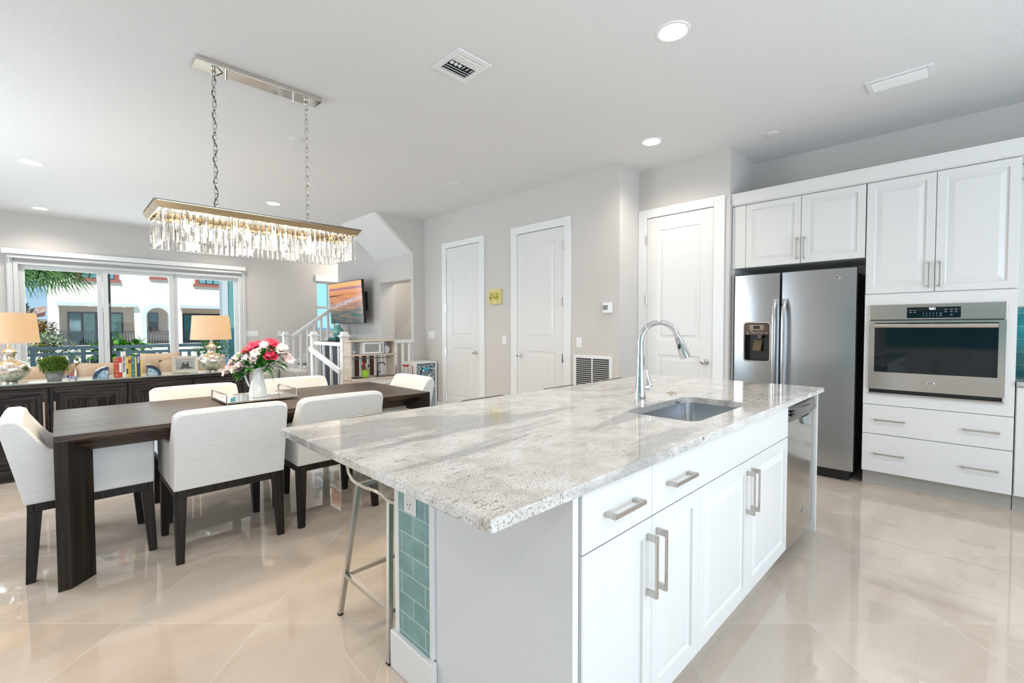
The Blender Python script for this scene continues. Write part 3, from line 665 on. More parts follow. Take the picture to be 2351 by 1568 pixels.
n = 48; lo = [[(q*math.cos(2*math.pi*i/n), q*math.sin(2*math.pi*i/n), z) for i in range(n)] for q, z in ((.193, .345), (.172, .605), (.169, .605), (.190, .345))]
g = G().loft(lo+[lo[0]], cap=False); part('lamp_shade', g, SHADE, t, smooth=True)
def lamp_place(o, x, label, e=15):
    o.location = (x, 5.90, SZ+.0005); o['label'] = label
    l = light('table_lamp_glow', 'POINT', (0, 0, .475), e, (1, .72, .42), shadow_soft_size=.03); l.parent = o
l2 = dup(t, (1.215, 5.9, SZ))
lamp_place(t, -.285, 'mercury glass table lamp with cream shade at left image edge on the sideboard')
lamp_place(l2, 1.215, 'mercury glass table lamp with cream shade beside the framed photo')
# topiary
t = thing('potted_plant', 'round green boxwood plant in grey stone pot beside the left lamp', 'plant', (-.01, 5.86, SZ))
part('pot', G().lathe([(.045, SZ+.0005), (.055, SZ+.02), (.068, SZ+.092), (.064, SZ+.092), (.05, SZ+.05)], -.01, 5.86, 28), mat('grey_stone_pot', (.20, .20, .20), .8, bump=(40, .5), var=(30, (.33, .33, .32))), t, smooth=True)
g = G(); C0 = Vector((-.01, 5.86, SZ+.135))
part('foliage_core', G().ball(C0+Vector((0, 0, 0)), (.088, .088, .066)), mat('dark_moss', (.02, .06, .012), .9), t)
for k in range(1500):
    v = Vector((rnd.gauss(0, 1), rnd.gauss(0, 1), rnd.gauss(0, .8)+.25)).normalized(); p_ = C0+Vector((v.x*.098, v.y*.098, v.z*.082))*rnd.uniform(.82, 1.03)
    leaf(g, p_, v+Vector((rnd.uniform(-.8, .8), rnd.uniform(-.8, .8), rnd.uniform(-.5, .8))), .017, .009, .2)
part('foliage', g, mat('boxwood_leaf', (.05, .17, .01), .5, var=(120, (.26, .36, .02))), t, kind='stuff')
# elephant figurine
t = thing('elephant_figurine', 'tiny white and blue elephant figurine right of the round potted plant', 'figurine', (.105, 5.80, SZ))
FIG = mat('blue_white_porcelain', (.75, .77, .82), .2, var=(70, (.10, .12, .32)))
ex, ey = .105, 5.80
g = G(); g.ball((ex, ey, SZ+.030), (.034, .017, .018)); g.ball((ex-.037, ey, SZ+.037), (.016, .013, .014))
g.tube([(ex-.05, ey, SZ+.033), (ex-.06, ey, SZ+.022), (ex-.066, ey, SZ+.010), (ex-.074, ey, SZ+.010)], .005, 8, r1=.003)
for dx in (-.02, .022):
    for dy in (-.009, .009): g.cyl((ex+dx, ey+dy, SZ+.0005), (ex+dx, ey+dy, SZ+.025), .0065, 10)
g.tube([(ex+.033, ey, SZ+.036), (ex+.042, ey, SZ+.025)], .002, 6)
part('body', g, FIG, t, smooth=True)
part('blanket', G().ball((ex, ey, SZ+.041), (.017, .0185, .0095)), mat('red_glaze', (.5, .06, .04), .3), t)
for s_ in (-1, 1): part('ear', G().ball((ex-.031, ey+s_*.014, SZ+.036), (.009, .003, .011), 10, 6), mat('navy_glaze', (.03, .04, .15), .3), t)
# agate bookends and books
def agate(x, s, label):
    t = thing('agate_bookend', label, 'bookend', (x, 5.83, SZ), 'blue agate bookends')
    pts = [(x, SZ+.0005)]; N_ = 24; RR = .112
    for k in range(N_+1):
        a = math.pi/2*k/N_; q = RR*(1+.010*math.sin(k*1.3)); pts.append((x+s*q*math.cos(a)*1.02, SZ+.0005+q*math.sin(a)*.95))
    part('rind', G().prism(pts, 'y', 5.80, 5.88), mat('dark_agate', (.015, .022, .05), .15, var=(20, (.03, .07, .13))), t)
    pts = [(x+s*.004, SZ+.002)]+[(x+s*(.004+.082*math.cos(math.pi/2*k/10)), SZ+.002+.074*math.sin(math.pi/2*k/10)*(1+.02*math.sin(k*1.2))) for k in range(11)]
    part('crystal_core', G().prism(pts, 'y', 5.7985, 5.7999), mat('pale_blue_agate', (.16, .32, .48), .1, var=(38, (.55, .72, .82))), t)
agate(.356, -1, 'dark blue agate bookend with pale core left of the books')
agate(.642, 1, 'dark blue agate bookend with pale core right of the books')
books = [(.030, .185, (.55, .07, .03), 'thick brick-red', None), (.024, .195, (.62, .05, .04), 'red and white', None), (.028, .245, (.80, .80, .78), 'tall white, black title', 'Atlas Obscura'), (.014, .19, (.80, .60, .10), 'slim yellow and navy', None),
         (.022, .198, (.70, .42, .06), 'mustard with red label', None), (.026, .198, (.03, .20, .22), 'teal-green with gold', None), (.013, .185, (.05, .16, .55), 'slim bright blue', None), (.026, .215, (.02, .05, .15), 'navy with pale title', 'Paddle'), (.012, .155, (.72, .60, .55), 'slim pale pink', None)]
x = .3775; tot = sum(b[0] for b in books)+.0012*8
x = .499-tot/2
PAGE = mat('page_paper', (.80, .76, .68), .8)
for i, (w, h, c, nm, ttl) in enumerate(books):
    t = thing('book', nm+' book standing upright between the two agate bookends', 'book', (x+w/2, 5.83, SZ), 'books between the agate bookends')
    m = mat('book_cover_%s' % nm.split()[0], c, .5); q = .002
    g = G(); g.box(x, 5.775, SZ+.0005, x+w, 5.775+q, SZ+h); g.box(x, 5.775+q, SZ+.0005, x+q, 5.905, SZ+h); g.box(x+w-q, 5.775+q, SZ+.0005, x+w, 5.905, SZ+h); part('cover', g, m, t)
    part('pages', G().box(x+q, 5.775+q, SZ+.004, x+w-q, 5.90, SZ+h-.004), PAGE, t)
    M4 = Matrix.Translation((x+w/2, 5.7742, SZ+h*.52)) @ Matrix(((0, 1, 0, 0), (0, 0, -1, 0), (-1, 0, 0, 0), (0, 0, 0, 1)))
    BK = mat('black_ink', (.02, .02, .02), .6); GD = mat('gold_foil', (.75, .60, .25), .4); WI = mat('white_ink', (.8, .8, .78), .5)
    if ttl == 'Atlas Obscura': text(ttl, .027, BK, t, M4, 'title')
    elif ttl: text(ttl, .024, WI, t, Matrix.Translation((0, 0, .05)) @ M4, 'title')
    elif i == 1: part('spine_label', G().box(x+.002, 5.7742, SZ+.05, x+w-.002, 5.7749, SZ+.14), WI, t)
    elif i == 3: part('spine_label', G().box(x+.001, 5.7742, SZ+.03, x+w-.001, 5.7749, SZ+.08), mat('navy_ink', (.02, .04, .12), .5), t)
    elif i == 4: part('spine_label', G().box(x+.002, 5.7742, SZ+.13, x+w-.002, 5.7749, SZ+.165), mat('maroon_ink', (.25, .03, .02), .5), t)
    elif i in (0, 5):
        for zz in (.02, .06, .13, h-.02): part('spine_band', G().box(x+.003, 5.7742, SZ+zz, x+w-.003, 5.7749, SZ+zz+.004), GD, t)
    x += w+.0012
# framed photo
t = thing('photo_frame', 'cream frame with black and white photo left of the right lamp', 'picture frame', (.955, 5.85, SZ))
M4 = Matrix.Translation((.965, 5.845, SZ+.001)) @ Matrix.Rotation(R(-14), 4, 'Z') @ Matrix.Rotation(R(-9), 4, 'X')
def fp(g): return g.xf(M4)
w, h = .112, .178
g = G(); g.raised(lambda a, b, d: (a, -d, b), -w, w, 0, h, [(0, 0), (0, .012), (.008, .016), (.014, .012), (.03, .012), (.034, .007)]); part('frame', fp(g), mat('champagne_frame', (.66, .62, .55), .3), t)
part('photo', fp(G().box(-w+.034, -.0085, .034, w-.034, -.0071, h-.034)), mat('greyscale_print', (.30, .30, .30), .4, var=(9, (.45, .45, .45), (.3, 1, 3))), t)
g = G()
for cx_, cz_, rx_, rz_ in ((-.012, .070, .022, .022), (.018, .070, .018, .028), (-.018, .098, .010, .011), (.020, .104, .009, .011), (.0, .085, .012, .010), (.035, .052, .026, .008), (-.03, .052, .018, .009)):
    g.xf(Matrix.Identity(4)); g.ball((cx_, -.0088, cz_), (rx_, .0006, rz_), 12, 6)
part('photo_figures', fp(g), mat('dark_print_ink', (.06, .06, .06), .5), t)
part('easel_back', fp(G().box(-.03, .001, 0, .03, .05, .004).bar((0, .048, .003), (0, .002, .12), .05, .004, (0, 1, 0))), BLACK, t)

# ---------------------------------------------------------------- sofa
TAN = mat('tan_leather', (.50, .36, .24), .55, bump=(30, .1)); GREYF = mat('light_grey_weave', (.55, .53, .50), .9, bump=(150, .2))
t = thing('sofa', 'tan leather sofa behind the sideboard facing the window', 'sofa', (.6, 6.8, 0))
g = G(); g.box(-1.2, 6.30, .08, 1.62, 6.50, .80); part('backrest', g, TAN, t, bev=.05, seg=4)
part('seat', G().box(-1.05, 6.5, .14, 1.47, 7.2, .42), TAN, t, bev=.04, seg=3)
for a in (-1.20, 1.48): part('armrest', G().box(a, 6.505, .1, a+.14, 7.25, .62), TAN, t, bev=.04, seg=3)
for a in (-1.1, 1.5):
    for b in (6.36, 7.15): part('leg', G().cyl((a, b, 0), (a, b, .14), .022, 10), BLACK, t)
def cushion(name, label, c, w, h, d, rz, rx, m, grp):
    g = G(); N_ = 12; A = []
    for side_ in (-1, 1):
        rows = []
        for i in range(N_+1):
            row = []
            for j in range(N_+1):
                a = 2*i/N_-1; b = 2*j/N_-1; e = (1-a**4)*(1-b**4); pz = 1-.06*(a*a*b*b)*0
                sxx = 1-.07*(1-abs(b)**2)*abs(a)**3*0; row.append((a*w/2*(1-.06*(1-b*b)), side_*d/2*(e**.5), b*h/2*(1-.06*(1-a*a))))
            rows.append(row)
        A.append(rows)
    for rows in A:
        V = [[g.b.verts.new(p) for p in rw] for rw in rows]
        for i in range(N_):
            for j in range(N_): g.b.faces.new([V[i][j], V[i+1][j], V[i+1][j+1], V[i][j+1]])
    bmesh.ops.remove_doubles(g.b, verts=g.b.verts, dist=.0005)
    g.xf(Matrix.Translation(c) @ Matrix.Rotation(rz, 4, 'Z') @ Matrix.Rotation(rx, 4, 'X'))
    return tag(part(name, g, m, smooth=True), label, 'cushion', grp)
cg = 'loose cushions along the sofa back'
cushion('sofa_cushion', 'tan back cushion peeking over the sideboard between plant and left lamp', (-.16, 6.66, .69), .62, .48, .19, 0, R(-8), TAN, cg)
cushion('sofa_cushion', 'tan back cushion behind the potted plant and left agate bookend', (.42, 6.66, .69), .56, .49, .19, 0, R(-8), TAN, cg)
cushion('throw_pillow', 'tan throw pillow with raised corner right of the books', (.88, 6.83, .80), .42, .42, .13, R(5), R(-10), mat('sand_pillow', (.60, .46, .32), .8), cg)
cushion('sofa_cushion', 'tan back cushion behind the framed photo', (1.10, 6.66, .69), .50, .48, .16, R(-3), R(-8), TAN, cg)
cushion('throw_pillow', 'tan pillow with dark piping between right lamp and flowers', (1.44, 6.90, .81), .30, .30, .12, R(10), R(-12), mat('sand_pillow', (.60, .46, .32), .8), cg)
t = thing('armchair', 'light grey fabric armchair arm seen between pitcher and stair newel', 'armchair', (2.2, 6.9, 0))
part('seat', G().box(1.86, 6.62, .12, 2.44, 7.3, .45), GREYF, t, bev=.04, seg=3)
for a in (1.84, 2.34): part('armrest', G().box(a, 6.55, .1, a+.16, 7.35, .71), GREYF, t, bev=.035, seg=3)
part('backrest', G().box(2.01, 7.2, .2, 2.33, 7.38, .80), GREYF, t, bev=.04, seg=3)
for a in (1.9, 2.44):
    for b in (6.6, 7.28): part('leg', G().cyl((a, b, 0), (a, b, .12), .018, 10), BLACK, t)

# ---------------------------------------------------------------- stairs, newels, rails
def newel(x, y, h, label, s=.045):
    t = thing('newel_post', label, 'newel post', (x, y, 0), 'white square newel posts')
    part('shaft', G().box(x-s, y-s, 0, x+s, y+s, h-.069), WHITE, t, bev=.004)
    part('plinth', G().box(x-s-.004, y-s-.004, 0, x+s+.004, y+s+.004, .16), WHITE, t, bev=.005)
    g = G(); g.box(x-s-.024, y-s-.024, h-.068, x+s+.024, y+s+.024, h-.050)
    q = lambda o_, z: [(x-o_, y-o_, z), (x+o_, y-o_, z), (x+o_, y+o_, z), (x-o_, y+o_, z)]
    g.loft([q(s+.001, h-.095), q(s+.006, h-.08), q(s+.016, h-.069)]); g.loft([q(s+.001, h-.0499), q(s-.002, h-.010), q(s-.010, h)])
    part('cap', g, WHITE, t, bev=.002)
    part('collar', G().box(x-s-.013, y-s-.013, h-.26, x+s+.013, y+s+.013, h-.245), WHITE, t, bev=.004)
newel(3.04, 9.03, 1.225, 'white square newel post at the foot of the upper stairs')
newel(2.905, 7.37, 1.24, 'white square newel post between the stair foot and the play kitchen')
newel(2.905, 6.3, 1.24, 'white square newel post directly left of the play kitchen, nearest of three')
def balusters(t, ps):
    for (x, y, z0, z1) in ps: part('baluster', G().box(x-.015, y-.015, z0, x+.015, y+.015, z1), WHITE, t)
t = thing('stair_railing', 'white guard rail between the two newel posts with a sloping handrail', 'railing', (2.905, 6.83, 0), 'white stair railings')
part('top_rail', G().box(2.88, 6.346, 1.03, 2.93, 7.324, 1.085), WHITE, t, bev=.006)
balusters(t, [(2.905, y_, .04, 1.03) for y_ in (6.477, 6.743, 7.009, 7.27)]); part('bottom_rail', G().box(2.885, 6.346, .0, 2.925, 7.324, .04), WHITE, t)
part('sloped_handrail', G().bar((2.835, 7.36, .975), (2.835, 6.30, .68), .045, .075), WHITE, t, bev=.008)
t = thing('stair_railing', 'white level guard rail running behind the play kitchen to the wall', 'railing', (3.47, 6.3, 0), 'white stair railings')
part('top_rail', G().box(2.95, 6.27, 1.055, 4.046, 6.33, 1.11), WHITE, t, bev=.006)
balusters(t, [(3.03+k*.117, 6.3, .04, 1.055) for k in range(9)]); part('bottom_rail', G().box(2.951, 6.28, 0, 4.046, 6.32, .04), WHITE, t)
# up flight
CARP = mat('brown_stair_carpet', (.16, .12, .095), .95, bump=(80, .4), var=(35, (.24, .19, .155)))
t = thing('staircase', 'carpeted white staircase rising along the window wall behind the newel post', 'staircase', (3.1, 9.6, 0))
n = 7; run, rise = .265, .182
for k in range(n):
    x = 3.10+k*run
    part('riser', G().box(x, 9.082, k*rise if k else 0, x+.02, 10.1, (k+1)*rise-.02), WHITE, t)
    g = G(); g.box(x-.02, 9.082, (k+1)*rise-.02, x+run+.019, 10.1, (k+1)*rise); part('tread', g, CARP, t, bev=.006)
sl = rise/run
part('wall_skirt', G().prism([(3.0, 0), (3.0, .17), (3.0+n*run, .17+n*rise+.05), (3.0+n*run, n*rise-.1), (3.14, 0)], 'y', 10.105, 10.148), WHITE, t)
part('outer_stringer', G().prism([(3.09, 0), (3.09, .27), (3.0+n*run, .27+(n*run-.085)*sl), (3.0+n*run, 0)], 'y', 9.01, 9.065), WHITE, t)
t = thing('stair_railing', 'white sloping stair railing rising behind the television', 'railing', (3.5, 9.03, 0), 'white stair railings')
za = lambda x: 1.085+(x-3.10)*.716
part('handrail', G().bar((3.07, 9.035, za(3.07)), (4.6, 9.035, za(4.6)), .055, .065), WHITE, t, bev=.01)
zb = lambda x: .285+(x-3.085)*sl
part('bottom_rail', G().bar((3.08, 9.035, zb(3.08)+.03), (4.6, 9.035, zb(4.6)+.03), .05, .04), WHITE, t)
for k in range(11):
    x = 3.185+k*.13; part('baluster', G().box(x-.018, 9.017, zb(x)+.04, x+.018, 9.053, za(x)-.03), WHITE, t)

# ---------------------------------------------------------------- television and console
def screen_mat():
    m, nt, p, ln = nodes('sunset_sea_screen'); N = nt.nodes.new; t_ = N('ShaderNodeTexCoord'); s = N('ShaderNodeSeparateXYZ'); ln(t_.outputs['Generated'], s.inputs[0])
    def rmp(src, els):
        q = N('ShaderNodeValToRGB'); e = q.color_ramp.elements
        e[0].position = els[0][0]; e[0].color = (*els[0][1], 1); e[1].position = els[-1][0]; e[1].color = (*els[-1][1], 1)
        for ps, c in els[1:-1]: k_ = e.new(ps); k_.color = (*c, 1)
        ln(src, q.inputs[0]); return q.outputs[0]
    def mth(op, a, b=None):
        q = N('ShaderNodeMath'); q.operation = op
        for i, v in enumerate((a, b)):
            if v is None: continue
            if isinstance(v, (int, float)): q.inputs[i].default_value = v
            else: ln(v, q.inputs[i])
        return q.outputs[0]
    Z = s.outputs['Z']; Yc = s.outputs['Y']
    base = rmp(Z, [(0, (.01, .07, .08)), (.25, (.03, .11, .13)), (.5, (.45, .20, .13)), (.72, (.75, .24, .10)), (.745, (.80, .30, .12)), (.80, (.85, .40, .20)), (.845, (.40, .13, .22)), (.865, (.55, .20, .24)), (.9, (.95, .50, .16)), (1, (.95, .55, .25))])
    mp = N('ShaderNodeMapping'); mp.inputs['Scale'].default_value = (1, 4, 26); mp.inputs['Rotation'].default_value = (.14, 0, 0); ln(t_.outputs['Generated'], mp.inputs[0])
    n = N('ShaderNodeTexNoise'); n.inputs['Scale'].default_value = .9; n.inputs['Detail'].default_value = 5; ln(mp.outputs[0], n.inputs['Vector'])
    w = rmp(n.outputs['Fac'], [(.42, (0, 0, 0)), (.62, (1, 1, 1))]); sea = mth('LESS_THAN', Z, .72)
    x = N('ShaderNodeMixRGB'); x.inputs[2].default_value = (.85, .36, .10, 1); ln(mth('MULTIPLY', mth('MULTIPLY', w, sea), rmp(Z, [(.05, (.18, .18, .18)), (.5, (.55, .55, .55)), (.7, (.9, .9, .9))])), x.inputs[0]); ln(base, x.inputs[1])
    # pale wake running up to the right (screen right is smaller Y)
    line = mth('ABSOLUTE', mth('SUBTRACT', Z, mth('SUBTRACT', .62, mth('MULTIPLY', Yc, .24))))
    wk = rmp(line, [(.0, (1, 1, 1)), (.05, (.35, .35, .35)), (.08, (0, 0, 0))])
    n3 = N('ShaderNodeTexNoise'); n3.inputs['Scale'].default_value = 14; ln(t_.outputs['Generated'], n3.inputs['Vector'])
    y = N('ShaderNodeMixRGB'); y.inputs[2].default_value = (.62, .66, .78, 1); ln(mth('MULTIPLY', wk, rmp(n3.outputs['Fac'], [(.4, (.2, .2, .2)), (.6, (1, 1, 1))])), y.inputs[0]); ln(x.outputs[0], y.inputs[1])
    isl = mth('MULTIPLY', mth('LESS_THAN', mth('ABSOLUTE', mth('SUBTRACT', Z, mth('SUBTRACT', .715, mth('MULTIPLY', Yc, .035)))), mth('MULTIPLY', mth('SUBTRACT', Yc, .38), .03)), mth('GREATER_THAN', Yc, .38))
    v = N('ShaderNodeMixRGB'); v.inputs[2].default_value = (.03, .04, .03, 1); ln(isl, v.inputs[0]); ln(y.outputs[0], v.inputs[1])
    p.inputs['Base Color'].default_value = (.01, .01, .01, 1); p.inputs['Roughness'].default_value = .15; ln(v.outputs[0], p.inputs['Emission Color']); p.inputs['Emission Strength'].default_value = .72
    return m
t = thing('television', 'flat television on a wall arm showing an orange sunset over sea', 'television', (3.84, 8.17, 1.78))
M4 = Matrix.Translation((3.82, 8.215, 1.758)) @ Matrix.Rotation(R(-3.4), 4, 'Y')
hw, hh = .665, .372
part('bezel', G().box(0, -hw-.012, -hh-.012, .045, hw+.012, hh+.012).xf(M4), BLACK, t, bev=.004)
part('screen', G().box(-.0022, -hw, -hh, -.0006, hw, hh).xf(M4), screen_mat(), t)
part('wall_mount', G().box(.045, -.25, -.2, .07, .25, .2).xf(M4).box(4.0, 7.80, 1.60, 4.045, 8.25, 1.95).box(3.9, 8.0, 1.72, 4.0, 8.2, 1.80), BLACK, t, bev=.003)
part('cable', G().tube([(3.95, 7.72, 1.86), (3.93, 7.66, 1.80), (3.94, 7.62, 1.7), (4.0, 7.66, 1.6)], .004, 6), BLACK, t)
t = thing('console_cabinet', 'dark brown and navy console seen through the white balusters below the television', 'cabinet', (3.8, 8.06, 0))
NAVY = wood_mat('navy_stained_wood', (.012, .016, .028), (.035, .045, .07), 'z', .4); RED = wood_mat('reddish_brown_wood', (.05, .018, .010), (.12, .045, .025), 'z', .4)
part('body', G().box(3.56, 7.45, .02, 4.02, 8.68, 1.02), RED, t, bev=.003)
part('cabinet_top', G().box(3.54, 7.43, 1.02, 4.03, 8.70, 1.05), RED, t, bev=.003)
for k in range(3): part('door', G().box(3.542, 7.48+k*.40, .08, 3.559, 7.48+k*.40+.37, .98), NAVY, t, bev=.003)
for i in range(2):
    tag(part('book', G().box(3.66, 8.30-.0*i, 1.0505+i*.032, 3.86, 8.62-.03*i, 1.0805+i*.032), mat(('dark_green_cover', 'teal_cover')[i], ((.02, .08, .08), (.02, .16, .16))[i], .5), bev=.002), ('lower dark green book in the stack under the green vase', 'upper teal book in the stack under the green vase')[i], 'book', 'books under the green vase')
g = G().lathe([(.045, 1.114), (.075, 1.14), (.095, 1.20), (.092, 1.25), (.07, 1.29), (.045, 1.31), (.042, 1.34), (.05, 1.35)], 3.77, 8.44, 28, .04, 9)
tag(part('vase', g, mat('green_glazed_vase', (.10, .33, .28), .1, coat=.5, var=(20, (.20, .48, .40))), smooth=True), 'sea-green glazed vase on stacked books below the television', 'vase')

# ---------------------------------------------------------------- play kitchen
t = thing('play_kitchen', 'birch and white toy kitchen with small microwave by the stair rail', 'toy kitchen', (3.2, 6.05, 0))
PX0, PX1 = 2.862, 3.545
for a in (PX0, PX1-.018): part('upright_panel', G().box(a, 6.03, .6005, a+.018, 6.255, 1.10), BIRCH, t, bev=.002)
part('top_board', G().box(PX0-.01, 6.02, 1.1005, PX1+.01, 6.258, 1.118), BIRCH, t, bev=.002)
part('shelf', G().box(PX0-.015, 6.01, .905, PX1+.03, 6.255, .923), BIRCH, t, bev=.002)
for a in (3.02, 3.36): part('divider', G().box(a, 6.05, .924, a+.014, 6.234, 1.099), WHITE, t)
part('back_panel', G().box(PX0+.02, 6.235, .924, PX1-.02, 6.245, 1.099), WHITE, t)
mo = part('microwave_door', G().box(3.036, 6.035, .928, 3.358, 6.048, 1.095), WHITE, t, bev=.002)
part('microwave_window', G().box(3.075, 6.0335, .955, 3.285, 6.0345, 1.065), mat('smoky_plastic', (.33, .33, .33), .1), mo)
part('microwave_handle', G().tube([(3.325, 6.034, .95), (3.325, 6.012, .96), (3.325, 6.012, 1.06), (3.325, 6.034, 1.07)], .006, 8), mat('grey_plastic', (.12, .12, .13), .4), mo, smooth=True)
part('hanging_rail', G().cyl((PX0+.02, 6.06, .865), (PX1-.06, 6.06, .865), .006, 8), mat('grey_steel_rail', (.15, .16, .17), .4), t, smooth=True)
part('worktop', G().box(PX0-.02, 5.86, .575, PX1+.10, 6.255, .60), BIRCH, t, bev=.002)
g = G(); g.box(PX0, 5.88, 0, PX0+.018, 6.255, .5745); g.box(PX1+.06, 5.88, 0, PX1+.078, 6.255, .5745); g.box(PX0+.018, 6.235, 0, PX1+.06, 6.255, .5745); part('base_carcass', g, BIRCH, t)
part('control_panel', G().box(PX0+.02, 5.882, .50, PX1+.058, 5.90, .572), WHITE, t, bev=.002)
for k in range(2):
    q = part('base_door', G().box(PX0+.025+k*.40, 5.882, .02, PX0+.415+k*.40, 5.898, .495), WHITE, t, bev=.002)
    part('cup_handle', G().ball((PX0+.22+k*.40, 5.876, .43), (.032, .012, .012)), BLACK, q)
part('burner', G().box(2.86, 5.93, .6005, 3.10, 6.12, .604), BLACK, t)
part('sink_basin', G().box(3.20, 5.93, .6005, 3.52, 6.12, .606), mat('slate_plastic', (.06, .08, .10), .3), t, bev=.002)
part('toy_faucet', G().tube([(3.30, 6.10, .606), (3.30, 6.10, .76), (3.31, 6.08, .785), (3.34, 6.05, .795), (3.37, 6.03, .785), (3.375, 6.025, .76)], .009, 8).cyl((3.30, 6.10, .606), (3.30, 6.10, .67), .015, 10).cyl((3.30, 6.10, .65), (3.34, 6.09, .66), .008, 8), mat('dark_grey_plastic', (.05, .055, .06), .3), t, smooth=True)
def utensil(x, label, c, L_, kind_):
    t = thing('toy_utensil', label, 'toy utensil', (x, 6.045, .865), 'toy utensils on the play kitchen rail')
    part('handle', G().cyl((x, 6.045, .865), (x, 6.045, .865-L_), .006, 8).tube([(x, 6.045, .863), (x, 6.052, .876), (x, 6.062, .878)], .003, 6), mat('toy_%s' % kind_, c, .5), t)
    part('head', G().ball((x, 6.045, .865-L_-.02), (.018, .005, .026)), mat('toy_%s' % kind_, c, .5), t)
t.location.y -= .012
utensil(2.98, 'black toy spatula hanging from the play kitchen rail, left', (.02, .02, .02), .17, 'black')
utensil(3.08, 'dark brown toy spoon hanging over the green bucket', (.10, .05, .03), .12, 'brown')
t = thing('toy_bucket', 'lime green bucket of toy utensils on the play kitchen worktop', 'bucket', (3.05, 5.97, .604))
part('bucket', G().lathe([(.038, .6045), (.041, .61), (.053, .70), (.057, .702), (.057, .708), (.05, .708), (.036, .62)], 3.05, 5.97, 28), mat('lime_plastic', (.35, .62, .06), .4), t, smooth=True)
for dx, dy, c, nm, h in ((-.02, .0, (.65, .02, .02), 'red', .80), (.012, .012, (.40, .38, .40), 'grey', .775), (.026, -.01, (.05, .05, .05), 'black', .765), (-.03, .015, (.25, .22, .22), 'dark', .76)):
    q = thing('toy_utensil', nm+' toy utensil standing in the lime green bucket', 'toy utensil', (3.05+dx, 5.97+dy, .63), 'toy utensils in the green bucket')
    part('handle', G().cyl((3.05+dx*.4, 5.97+dy*.4, .63), (3.05+dx*1.4, 5.97+dy*1.4, h-.02), .005, 8), mat('toy_u_'+nm, c, .4), q)
    part('head', G().ball((3.05+dx*1.5, 5.97+dy*1.5, h), (.014, .010, .026)), mat('toy_u_'+nm, c, .4), q)
def cup(x, y, z, s, label, pot=False):
    t = thing('toy_teapot' if pot else 'toy_cup', label, 'toy dish', (x, y, z))
    part('body', G().lathe([(.018*s, z+.0005), (.026*s, z+.012*s), (.026*s, z+.04*s), (.018*s if pot else .024*s, z+.05*s)], x, y, 20), CER, t, smooth=True)
    part('handle', G().tube([(x+.024*s, y, z+.035*s), (x+.042*s, y, z+.036*s), (x+.044*s, y, z+.018*s), (x+.025*s, y, z+.012*s)], .003*s, 6), CER, t, smooth=True)
    if pot: part('lid', G().ball((x, y, z+.053*s), (.018*s, .018*s, .010*s)), CER, t); part('spout', G().tube([(x-.024*s, y, z+.018*s), (x-.042*s, y, z+.03*s), (x-.046*s, y, z+.042*s)], .004*s, 6), CER, t)
cup(2.95, 6.12, .9235, 1.0, 'white toy cup on the shelf left of the toy microwave')
cup(3.46, 6.12, .9235, 1.9, 'white toy teapot on the shelf right of the toy microwave', True)
# red toys right of the play kitchen
t = thing('toy_basketball_hoop', 'red rimmed toy stand hanging right of the play kitchen', 'toy', (3.68, 6.06, 0))
REDP = mat('red_plastic', (.65, .02, .02), .35)
part('rim', G().tube([(3.70+.045*math.cos(k*math.pi/8), 5.98+.045*math.sin(k*math.pi/8), .735) for k in range(16)], .008, 8, closed=True).cyl((3.70, 5.98, .715), (3.70, 5.98, .745), .03, 14), REDP, t, smooth=True)
for k in range(4): part('cord_leg', G().cyl((3.70+.04*math.cos(k*1.57+.5), 5.98+.04*math.sin(k*1.57+.5), 0), (3.70+.04*math.cos(k*1.57+.5), 5.98+.04*math.sin(k*1.57+.5), .73), .004, 6), mat('clear_rod', (.65, .60, .55), .2, .8), t)
g = G(); g.cyl((3.76, 5.93, .56), (3.755, 5.93, .72), .006, 8); g.box(3.725, 5.92, .50, 3.79, 5.945, .585)
t2 = part('toy_shovel', G().cyl((3.775, 5.90, .10), (3.765, 5.90, .72), .006, 8).box(3.745, 5.89, .50, 3.80, 5.91, .60).box(3.74, 5.86, 0, 3.80, 5.93, .10), REDP, bev=.003); tag(t2, 'red toy shovel against the cube shelf side', 'toy')
t = thing('toy_bag', 'small floral string bag hanging on the right side of the play kitchen', 'bag', (3.60, 6.05, .8))
part('bag_body', G().ball((3.60, 6.12, .66), (.028, .05, .09)), mat('floral_cloth', (.75, .20, .28), .9, var=(60, (.55, .72, .75))), t, smooth=True)
part('bag_strap', G().cyl((3.60, 6.12, .74), (3.58, 6.12, 1.06), .004, 6), mat('floral_cloth', (.75, .20, .28), .9), t)

